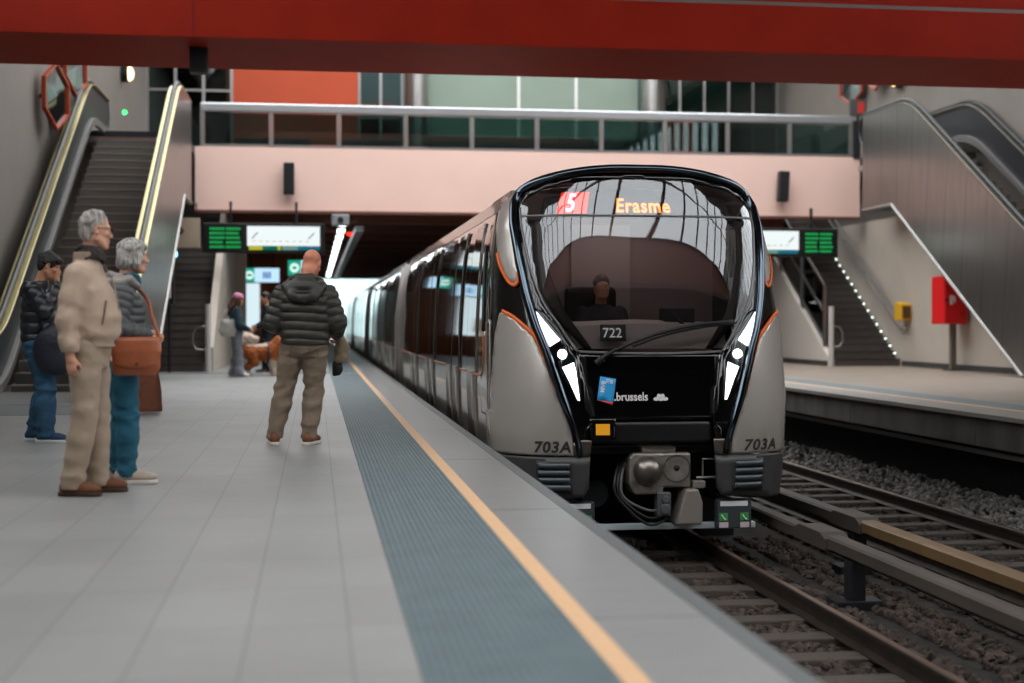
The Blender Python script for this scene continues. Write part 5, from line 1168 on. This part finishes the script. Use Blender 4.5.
    b.rotation_euler = (0, 0, ang); b.scale = (.95, .9, 1)
    B = SDF(.006); B.stack([(.0, .03, .0, .045, .150), (.05, .03, 0, .058, .175), (.15, .03, 0, .055, .175), (.24, .028, 0, .038, .165)], .02, ex=3.2); sdf_obj('pouch', B, M_tan, b)
    Fp = SDF(.005); Fp.stack([(.045, .045, 0, .052, .11), (.07, .045, 0, .056, .165), (.16, .045, 0, .054, .185), (.235, .036, 0, .046, .175), (.255, .03, 0, .03, .168)], .01, ex=3.2); Fp.stack([(.0, .03, 0, .060, .18), (.17, .03, 0, .057, .18), (.237, .028, 0, .042, .17)], .004, '-', ex=3.2)
    sdf_obj('flap', Fp, M_tan, b, crop=lambda X, Y, Z: -(X + .0) + .005 + 0 * Y + 0 * Z)
    MB().disc((.10, 0, .075), (1, 0, 0), .012, .01).build('stud', mat('dark stud', '5c3420', .4), b, local=True)
    st = [(.03, -.165, .22), (.02, -.165, .30), (.0, -.19, .40), (-.06, -.22, .50), (-.14, -.19, .60), (-.24, -.09, .645), (-.28, .03, .58), (-.19, .10, .50), (-.06, .12, .40), (.02, .16, .28), (.03, .165, .22)]
    sp = [Vector(p) for p in st]; out = []
    for k in range(len(sp) - 1):
        p0, p1, p2, p3 = sp[max(k - 1, 0)], sp[k], sp[k + 1], sp[min(k + 2, len(sp) - 1)]
        out += [.5 * ((2 * p1) + (p2 - p0) * (u / 5) + (2 * p0 - 5 * p1 + 4 * p2 - p3) * (u / 5) ** 2 + (3 * p1 - p0 - 3 * p2 + p3) * (u / 5) ** 3) for u in range(5)]
    MB().tube(out + [sp[-1]], .013, 8).build('strap', M_tan, b, smooth=True, local=True)
bag_woman()

# ---------------- bald man seen from behind
def bald_man():
    t = person('bald man in a dark olive puffer jacket and khaki trousers seen from behind', -.085, 12.62, 84)
    hips = [(-.105, .0, .90), (.085, .0, .90)]; knees = [(-.19, .03, .49), (.07, .03, .49)]; ank = [(-.275, -.02, .085), (.035, -.04, .085)]
    hc = V3(.05, .075, 1.615); HM = rotm(-22, 4, -14); rs, re, rw = V3(.20, -.01, 1.335), V3(.285, -.02, 1.09), V3(.265, .20, .985); ls, le, lw = V3(-.20, -.01, 1.335), V3(-.285, -.03, 1.08), V3(-.16, .22, 1.0)
    S = SDF(.005); head_prims(S, hc, HM, 1.02, neck=V3(0, -.02, 1.40), nk=.06); S.stack([(.84, 0, 0, .16, .11), (1.05, 0, .03, .165, .13), (1.25, 0, 0, .18, .12), (1.40, 0, -.02, .16, .09), (1.45, 0, -.02, .08, .07)], .03); legs(S, hips, knees, ank, d=.018)
    S.rc(hc + HM @ V3(-.03, -.045, -.085), hc + HM @ V3(.03, -.045, -.085), .034, .034, .03)
    for a, b, c, sx in ((rs, re, rw, 1), (ls, le, lw, -1)): S.chain([a, b, c], [.05, .042, .03], .02); hand_prims(S, c, unit(c - b + V3(0, 0, -.05)), V3(-sx, 0, -.4), V3(0, .4, 1), 1.0)
    for a in ank: S.rc(a, (a[0], a[1] + .04, .05), .034, .028, .02)
    sdf_obj('body', S, SK2, t); eyes(t, hc, HM, 1.02)
    J = SDF(.007); q = quilt(.078, .022, wob=.008)
    J.stack([(.895, 0, .0, .20, .150), (.93, 0, .0, .215, .165), (1.05, 0, .02, .225, .18), (1.2, 0, .01, .225, .172), (1.31, 0, -.005, .215, .145), (1.39, 0, -.01, .165, .115), (1.45, 0, .0, .11, .10)], .012, disp=q, ex=2.4)
    for a, b, c in ((rs, re, rw), (ls, le, lw)): J.chain([a, b], [.088, .084], .03, quilt_dir(a + V3(0, 0, .02), b, .075, .016)); J.chain([b, c], [.084, .058], .02, quilt_dir(b, c, .075, .012))
    jk = sdf_obj('jacket', J, fab('dark olive puffer', '33302a', .12, 40, rough=.5, noise=.08), t, crop=lambda X, Y, Z: .885 - Z + 0 * X + 0 * Y)
    h = SDF(.006); h.el((0, -.115, 1.375), (.165, .075, .115), .02, disp=folds(.006, [], 77, 26))
    for sx in (1, -1): h.chain([(0, -.175, 1.30), (sx * .09, -.155, 1.32), (sx * .15, -.07, 1.40), (sx * .13, .03, 1.455)], [.045, .05, .05, .035], .02)
    h.chain([(-.12, -.02, 1.47), (-.06, -.10, 1.485), (.06, -.10, 1.485), (.12, -.02, 1.47)], [.03, .034, .034, .03], .015); h.el((0, .0, 1.52), (.088, .085, .12), .01, '-')
    hd = sdf_obj('hood', h, MATS['dark olive puffer'], jk)
    MB().tube([(-.06, -.206, 1.40), (-.065, -.206, 1.35), (.065, -.206, 1.35), (.06, -.206, 1.40)], .005, 6, closed=True).build('hood_tab', mat('olive seam', '23211d', .7), hd, local=True)
    Tn = SDF(.007); dq = folds(.0075, [(.13, .12), (.50, .10), (.8, .06)], 21, 40); Tn.stack([(.78, 0, .0, .175, .12), (.87, 0, -.005, .19, .145), (.96, 0, .0, .18, .14)], .03, disp=dq); legs(Tn, hips, knees, [(a[0], a[1], .075) for a in ank], (.118, .086, .06, .07), .025, dq)
    tr = sdf_obj('trousers', Tn, fab('khaki trousers', '7d6c5c', .2, 55), t, crop=lambda X, Y, Z: .055 - Z)
    for sx in (1, -1): MB().tube([(sx * .045, -.150, .86), (sx * .12, -.140, .86), (sx * .125, -.135, .74), (sx * .082, -.135, .72), (sx * .05, -.14, .74)], .004, 5, closed=True).build('back_pocket', mat('khaki seam', '66574a', .8), tr, local=True)
    for a, yw in zip(ank, (14, -16)): shoe(t, a, yw, mat('brown leather', '6e3b22', .55), mat('white sole', 'd9d2c8', .6), laces=mat('brown lace', '4c2f1f', .8))
    # what he carries: beige bag with dark base
    b = thing('cloth_bag', 'beige cloth bag with a dark base hanging from the bald man\'s hand', 'bag', (.225, 12.78, .62))
    B = SDF(.006); B.stack([(.10, .0, .0, .05, .05), (.16, .01, 0, .07, .06), (.26, .015, 0, .065, .06), (.36, .0, 0, .03, .04), (.39, .0, 0, .02, .03)], .02, disp=folds(.012, [], 31, 40)); sdf_obj('pouch', B, fab('beige cloth', '8b7963', .3), b)
    D = SDF(.006); D.el((-.02, 0, .06), (.045, .05, .075), .02, disp=folds(.01, [], 33, 50)); D.rc((-.035, 0, .1), (-.05, 0, .0), .03, .02, .02); sdf_obj('dark_base', D, fab('black cloth', '22201f', .3), b)
    MB().tube([(.0, 0, .385), (.01, .01, .42), (.03, .01, .40), (.02, 0, .38)], .006, 6).build('handle', mat('dark strap', '3a322b', .8), b, local=True)
bald_man()

# ---------------- young man with the navy bag, hand to his face
def young_man():
    t = person('young man in a black shiny jacket and blue jeans holding a hand to his face', -2.50, 13.25, -2)
    hips = [(-.085, .0, .90), (.085, .0, .90)]; knees = [(-.09, .03, .49), (.10, .09, .49)]; ank = [(-.10, -.06, .085), (.12, .09, .085)]
    hc = V3(0, .10, 1.60); HM = rotm(-20, 0, 8); rs, re, rw = V3(.19, -.01, 1.37), V3(.235, .11, 1.18), V3(.10, .19, 1.41); ls, le, lw = V3(-.19, -.01, 1.37), V3(-.23, -.01, 1.10), V3(-.17, .17, 1.02)
    S = SDF(.006); head_prims(S, hc, HM, .97, neck=V3(0, .0, 1.40)); S.stack([(.84, 0, 0, .145, .10), (1.05, 0, .0, .13, .10), (1.25, 0, 0, .155, .105), (1.38, 0, -.01, .14, .08), (1.43, 0, -.01, .07, .06)], .03); legs(S, hips, knees, ank, d=.018)
    S.chain([rs, re, rw], [.046, .038, .028], .02); hand_prims(S, rw, V3(-.25, -.1, 1), V3(-.6, .8, 0), V3(-.6, -.6, .3), .35)
    S.chain([ls, le, lw], [.046, .038, .028], .02); hand_prims(S, lw, unit(lw - le), V3(1, 0, -.3), V3(.3, .4, 1), .9)
    for a in ank: S.rc(a, (a[0], a[1] + .04, .05), .034, .028, .02)
    sdf_obj('body', S, SK3, t); eyes(t, hc, HM, .97)
    H = SDF(.006); T = lambda *p: hc + HM @ (np.array(p) * .97)
    H.el(T(0, -.018, .05), (.084, .102, .086), .015, rot=HM, disp=hairs(.006, 14)); H.el(T(0, -.065, -.01), (.066, .045, .06), .02, rot=HM, disp=hairs(.004, 15)); H.el(T(0, .11, -.03), (.10, .075, .085), .012, '-', rot=HM); H.rc(T(-.05, .075, .08), T(.05, .08, .075), .025, .022, .02, disp=hairs(.005, 3))
    for x in (-1, 1): H.el(T(x * .082, -.004, -.012), (.018, .026, .038), .008, '-', rot=HM)
    sdf_obj('hair', H, mat('black hair', '14100f', .5, bump=.5, bscale=90), t)
    J = SDF(.008); q = quilt(.10, .016, wob=.02)
    J.stack([(.88, 0, .0, .175, .13), (.93, 0, .0, .185, .145), (1.1, 0, .0, .185, .15), (1.25, 0, .0, .195, .14), (1.36, 0, -.01, .175, .11), (1.43, 0, .0, .095, .085), (1.46, 0, .005, .085, .08)], .015, disp=q, ex=2.3)
    for a, b, c in ((rs, re, rw), (ls, le, lw)): J.chain([a, b], [.082, .070], .015, quilt_dir(a, b, .09, .014)); J.chain([b, c], [.070, .048], .015, quilt_dir(b, c, .09, .012))
    jk = sdf_obj('jacket', J, fab('black shiny jacket', '1a1d24', .2, 30, rough=.35, noise=.1), t, crop=lambda X, Y, Z: .87 - Z + 0 * X + 0 * Y)
    h = SDF(.008); h.stack([(1.32, 0, -.12, .08, .05), (1.40, 0, -.08, .125, .075), (1.46, 0, -.04, .11, .085)], .02); h.stack([(1.40, 0, .03, .075, .08), (1.6, 0, .06, .09, .11)], .01, '-'); sdf_obj('hood', h, MATS['black shiny jacket'], jk)
    Tn = SDF(.008); dq = folds(.007, [(.13, .10), (.50, .09), (.8, .06)], 41, 40); Tn.stack([(.78, 0, .0, .165, .115), (.87, 0, -.005, .172, .13), (.94, 0, .0, .165, .125)], .03, disp=dq); legs(Tn, hips, knees, [(a[0], a[1], .075) for a in ank], (.112, .085, .06, .075), .025, dq)
    sdf_obj('jeans', Tn, fab('blue denim', '254d68', .25, 70, noise=.3, ns=6), t, crop=lambda X, Y, Z: .05 - Z)
    for a, yw in zip(ank, (4, -14)): shoe(t, a, yw, mat('navy sneaker', '1d3a55', .7), mat('white sneaker sole', 'cfd3d6', .6), laces=mat('navy lace', '33506a', .8))
    b = thing('sports_bag', 'dark navy sports bag slung at the young man\'s hip', 'bag', (-2.33, 13.02, .62))
    B = SDF(.009); B.el((0, 0, .24), (.17, .10, .23), .03, rot=rotm(0, 18, 0), disp=folds(.012, [], 51, 22)); B.el((.05, 0, .12), (.15, .09, .13), .04, disp=folds(.01, [], 52, 22)); sdf_obj('pouch', B, fab('navy nylon', '171d2b', .25, 40, rough=.5), b)
    MB().tube([(-.10, -.02, .43), (-.08, .02, .60), (-.10, .12, .76), (-.18, .2, .80), (-.26, .3, .72), (-.22, .33, .5), (-.1, .2, .40)], .018, 8).build('strap', fab('navy strap', '20283a', .3), b, local=True, smooth=True)
young_man()

# ---------------- simpler distant figures
def far_person(label, x, y, face, H, coat, trou, shoes, hair, hat=None, wide=0.0, res=.010, long_hair=False, tilt=-12, stripe=None, arms=None, coat_len=.86, group=None):
    t = person(label, x, y, face, group=group); k = H / 1.72
    V = lambda a, b, c: V3(a, b, c) * k
    hips = [V(-.085, 0, .90), V(.085, 0, .90)]; knees = [V(-.09, .02, .49), V(.095, .03, .49)]; ank = [V(-.10, -.05, .085), V(.11, .03, .085)]
    hc = V(0, .04, 1.585); HM = rotm(tilt, 0, 0); ar = arms or ((V3(.235, .0, 1.11), V3(.18, .22, .98)), (V3(-.235, .0, 1.11), V3(-.18, .22, .98)))
    rs, ls = V(.185, -.01, 1.36), V(-.185, -.01, 1.36); (re, rw), (le, lw) = [tuple(q * k for q in p) for p in ar]
    S = SDF(.006); head_prims(S, hc, HM, .97 * k, neck=V(0, -.01, 1.38)); S.stack([(.84 * k, 0, 0, .14, .10), (1.05 * k, 0, .0, .13, .10), (1.38 * k, 0, -.01, .14, .08), (1.42 * k, 0, -.01, .07, .06)], .03); legs(S, hips, knees, ank, d=.018)
    for a, b, c, sx in ((rs, re, rw, 1), (ls, le, lw, -1)): S.chain([a, b, c], [.045 * k, .037 * k, .027 * k], .02); hand_prims(S, c, unit(c - b), V3(-sx, 0, -.3), V3(0, .4, 1), .8)
    sdf_obj('body', S, SK1, t)
    Hh = SDF(res * .8); T = lambda *p: hc + HM @ (np.array(p) * k)
    Hh.el(T(0, -.018, .046), (.084, .10, .086), .015, rot=HM, disp=hairs(.004, 14)); Hh.el(T(0, -.06, -.02), (.068, .05, .06), .02, rot=HM)
    if long_hair: Hh.chain([T(0, -.07, -.05), T(0, -.10, -.18), T(0, -.11, -.32)], [.075, .08, .05], .03, hairs(.006, 15)); Hh.rc(T(.07, .02, -.03), T(.08, .03, -.2), .03, .025, .02); Hh.rc(T(-.07, .02, -.03), T(-.08, .03, -.2), .03, .025, .02)
    Hh.el(T(0, .11, -.03), (.095, .075, .09), .012, '-', rot=HM); sdf_obj('hair', Hh, hair, t)
    if hat:
        B = SDF(res * .8); B.el(T(0, -.015, .062), (.094, .11, .082), .015, rot=HM); B.rc(T(-.06, .07, .045), T(.06, .07, .045), .018, .018, .02); B.el(T(0, .0, -.06), (.2, .2, .085), .01, '-', rot=HM); sdf_obj('hat', B, hat, t)
    J = SDF(res); zl = coat_len * k
    J.stack([(zl, 0, 0, .18 * k, .13 * k), (1.1 * k, 0, 0, .175 * k, .135 * k), (1.25 * k, 0, 0, .19 * k, .135 * k), (1.36 * k, 0, -.01, .17 * k, .105 * k), (1.43 * k, 0, 0, .09 * k, .08 * k)], .02, disp=folds(.008, [(1.0, .1)], 5, 18), ex=2.3)
    for a, b, c in ((rs, re, rw), (ls, le, lw)): J.chain([a, b, c], [.074 * k, .062 * k, .045 * k], .03, folds(.006, [], 6, 30))
    jk = sdf_obj('jacket', J, coat, t, crop=lambda X, Y, Z: zl - .01 - Z + 0 * X + 0 * Y)
    if stripe:
        for a, b, sx in ((rs, re, 1), (ls, le, -1)): MB().tube([tuple(a + (b - a) * q + V3(sx * (.078 - .012 * q), 0, .01)) for q in (.1, .4, .7, 1.0)], .012 * k, 6).build('sleeve_stripe', stripe, jk, local=True)
    Tn = SDF(res); dq = folds(.009, [(.15, .1), (.5, .1)], 21, 22); Tn.stack([(.78 * k, 0, 0, .165 * k, .115 * k), (.90 * k, 0, 0, .17 * k, .125 * k), (.96 * k, 0, 0, .16 * k, .12 * k)], .03, disp=dq); legs(Tn, hips, knees, [(a[0], a[1], .07) for a in ank], (.105 * k, .08 * k, .06 * k, (.068 + wide) * k), .025, dq); sdf_obj('trousers', Tn, trou, t, crop=lambda X, Y, Z: .04 - Z)
    for a, yw in zip(ank, (8, -10)): shoe(t, a, yw, shoes, mat('white sole', 'd9d2c8', .6))
    return t
far_person('woman in a pink knitted hat with long auburn hair and wide grey trousers', -1.56, 28.6, 12, 1.68, fab('teal jacket', '23404a'), fab('grey trousers', '7d8189'), mat('white shoe', 'dcdcdc', .6), mat('auburn hair', '4d2a1c', .6, bump=.4, bscale=60), fab('pink hat', 'd58aa5', .5), .035, long_hair=True)
far_person('dark haired man in a navy tracksuit with pale orange sleeve stripes', -1.02, 30.6, 190, 1.76, fab('navy tracksuit', '161d2d'), fab('navy track trousers', '131926'), mat('black shoe', '17171a', .5), mat('dark brown hair', '1b1412', .6), stripe=mat('peach stripe', 'c98a72', .7))
far_person('blonde person in a long beige coat partly hidden behind the bald man', -.62, 31.8, 250, 1.70, fab('long beige coat', '8f7356'), fab('brown trousers', '5d4a3c'), mat('brown boot', '3c2a20', .5), mat('blonde hair', 'b08a58', .6), long_hair=True, coat_len=.55)
# white tote on the shoulder of the woman in the pink hat
b = thing('tote_bag', 'white tote bag hanging behind the woman in the pink hat', 'bag', (-1.72, 28.45, .82))
B = SDF(.01); B.stack([(.0, 0, 0, .14, .07), (.10, 0, 0, .17, .09), (.28, 0, 0, .15, .08), (.34, 0, 0, .13, .05)], .02, disp=folds(.012, [], 61, 20)); sdf_obj('pouch', B, fab('off white canvas', 'b9b8b2', .3), b)
MB().tube([(-.10, .0, .33), (-.04, .05, .5), (.08, .1, .58), (.14, .06, .45), (.10, .0, .33)], .014, 8).build('strap', fab('canvas strap', 'a5a49e', .3), b, local=True, smooth=True)

# ---------------- driver in the cab
dr = person('driver in dark clothes sitting behind the windscreen of the metro train', TX - .22, 13.75, -90)
S = SDF(.008); hc = V3(0, .02, 1.44); head_prims(S, hc, rotm(), 1.0, neck=V3(0, -.02, 1.24)); S.stack([(.62, 0, 0, .15, .11), (.9, 0, 0, .16, .12), (1.15, 0, 0, .18, .11), (1.22, 0, 0, .12, .08)], .03)
for sx in (1, -1): S.chain([V3(sx * .19, 0, 1.18), V3(sx * .25, .10, .95), V3(sx * .2, .30, .98)], [.05, .04, .03], .02); hand_prims(S, V3(sx * .2, .30, .98), V3(-.1 * sx, 1, -.1), V3(0, 0, -1), V3(-sx, .2, 0), .6); S.chain([V3(sx * .1, 0, .66), V3(sx * .14, .40, .68), V3(sx * .14, .42, .42)], [.085, .065, .05], .02)
sdf_obj('body', S, SK3, dr)
J = SDF(.009); J.stack([(.64, 0, 0, .19, .14), (.9, 0, 0, .2, .15), (1.14, 0, 0, .21, .135), (1.22, 0, 0, .15, .1), (1.27, 0, 0, .08, .08)], .02)
for sx in (1, -1): J.chain([V3(sx * .19, 0, 1.18), V3(sx * .25, .10, .95), V3(sx * .2, .28, .98)], [.075, .06, .045], .03)
sdf_obj('jacket', J, fab('driver jacket', '1c1c20'), dr); Hh = SDF(.008); Hh.el(hc + V3(0, -.018, .046), (.083, .1, .086), .015); Hh.el(hc + V3(0, .11, -.03), (.1, .075, .09), .012, '-'); sdf_obj('hair', Hh, mat('dark brown hair', '1b1412', .6), dr)
Tn = SDF(.01)
for sx in (1, -1): Tn.chain([V3(sx * .1, 0, .66), V3(sx * .14, .40, .68), V3(sx * .14, .42, .42)], [.1, .08, .07], .02)
sdf_obj('trousers', Tn, fab('driver trousers', '15161a'), dr)

# ---------------- dog
def dog():
    t = thing('dog', 'large fluffy orange and white dog in a harness beside the pink hat woman', 'dog', (-1.05, 29.3, 0), rz=R(8 - 90))
    S = SDF(.008); f = hairs(.006, 71, 60, 50, 40)
    # own axes: y forward; withers 0.56
    S.chain([(0, -.30, .50), (0, -.08, .48), (0, .14, .49), (0, .24, .53)], [.165, .16, .185, .17], .05, f); S.el((0, .14, .40), (.15, .19, .15), .05, disp=f)
    S.chain([(0, .22, .56), (0, .34, .66), (0, .42, .71)], [.16, .155, .13], .05, f); S.el((0, .45, .735), (.115, .11, .105), .03, disp=f); S.chain([(0, .51, .70), (0, .59, .685)], [.06, .045], .03); S.el((0, .625, .70), (.02, .018, .016), .01)
    for x in (-1, 1):
        S.rc((x * .06, .41, .80), (x * .085, .42, .885), .04, .014, .015); S.el((x * .08, .42, .68), (.06, .08, .08), .03, disp=f)
        S.chain([(x * .09, .18, .42), (x * .095, .17, .26), (x * .095, .19, .12), (x * .095, .19, .04)], [.09, .07, .052, .046], .03, f); S.el((x * .095, .215, .03), (.05, .065, .03), .02)
        S.chain([(x * .09, -.27, .45), (x * .10, -.19, .28), (x * .10, -.33, .18), (x * .10, -.31, .04)], [.135, .09, .055, .046], .035, f); S.el((x * .10, -.285, .03), (.05, .065, .03), .02)
    S.chain([(0, -.38, .56), (0, -.44, .68), (0, -.34, .77), (0, -.18, .745)], [.08, .11, .12, .085], .04, f)
    m = mat('dog fur', '9c5424', .9); nt = m.node_tree; b = nt.nodes['Principled BSDF']; tc = nt.nodes.new('ShaderNodeTexCoord'); sx = nt.nodes.new('ShaderNodeSeparateXYZ'); nt.links.new(tc.outputs['Object'], sx.inputs[0])
    n = nt.nodes.new('ShaderNodeTexNoise'); n.inputs['Scale'].default_value = 9; nt.links.new(tc.outputs['Object'], n.inputs['Vector'])
    # white patches: tail and rump top, belly, paws
    def m2(op, a, bb): q = nt.nodes.new('ShaderNodeMath'); q.operation = op; [nt.links.new(v, q.inputs[i]) if not isinstance(v, (int, float)) else setattr(q.inputs[i], 'default_value', v) for i, v in enumerate((a, bb))]; return q.outputs[0]
    nz = m2('MULTIPLY', n.outputs['Fac'], .16); zt = m2('ADD', sx.outputs['Z'], nz); top = m2('MULTIPLY', m2('GREATER_THAN', zt, .69), m2('LESS_THAN', sx.outputs['Y'], .10)); paw = m2('MAXIMUM', m2('LESS_THAN', zt, .18), m2('MULTIPLY', m2('LESS_THAN', zt, .40), m2('GREATER_THAN', sx.outputs['Y'], .02))); ch = m2('MULTIPLY', m2('GREATER_THAN', sx.outputs['Y'], .34), m2('LESS_THAN', zt, .66))
    w = m2('MAXIMUM', m2('MAXIMUM', top, paw), ch); mx = nt.nodes.new('ShaderNodeMixRGB'); mx.inputs[1].default_value = lin('9c5424'); mx.inputs[2].default_value = lin('c8b6a4'); nt.links.new(w, mx.inputs[0]); nt.links.new(mx.outputs[0], b.inputs['Base Color'])
    sdf_obj('body', S, m, t)
    MB().sphere((0, .652, .705), (.016, .014, .012)).build('nose', M_black, t, True, local=True)
    for x in (-1, 1): MB().sphere((x * .042, .535, .755), .011).build('eye', M_iris, t, True, local=True)
    mb = MB(); mb.tube([(.19 * math.cos(a), .08 + .01 * math.sin(a), .46 + .215 * math.sin(a)) for a in [2 * math.pi * i / 24 for i in range(24)]], .02, 8, closed=True); h = mb.build('harness', fab('purple harness', '2f2a44', .3), t, local=True)
    MB().tube([(.0, .09, .68), (.06, .2, .70), (.15, .30, .64), (0, .42, .53)], .014, 6).build('harness_strap', MATS['purple harness'], h, local=True)
dog()
MBl = MB().tube([(-.98, 29.3, .69), (-1.1, 29.1, .80), (-1.22, 28.85, .93), (-1.35, 28.62, .97)], .009, 6).build('leash', fab('dark leash', '2a2630', .3), smooth=True); tag(MBl, 'dark leash running from the dog harness to the woman in the pink hat', 'leash')
# brown bag standing on the floor behind the woman with the tan bag
b = thing('shopping_bag', 'brown upright shopping bag on the floor behind the woman in teal jeans', 'bag', (-2.0, 17.3, 0))
B = SDF(.01); B.stack([(.02, 0, 0, .17, .11), (.05, 0, 0, .18, .12), (.3, 0, 0, .16, .10), (.5, 0, 0, .13, .06), (.53, 0, 0, .12, .05)], .02, disp=folds(.01, [], 81, 14), ex=3); sdf_obj('pouch', B, fab('brown leatherette', '86503a', .2), b, crop=lambda X, Y, Z: .003 - Z + 0 * X + 0 * Y)
for y in (-.05, .05): MB().tube([(-.09, y, .5), (-.08, y, .64), (0, y, .70), (.08, y, .64), (.09, y, .5)], .012, 8).build('handle', mat('brown handle', '4b2c20', .5), b, local=True, smooth=True)
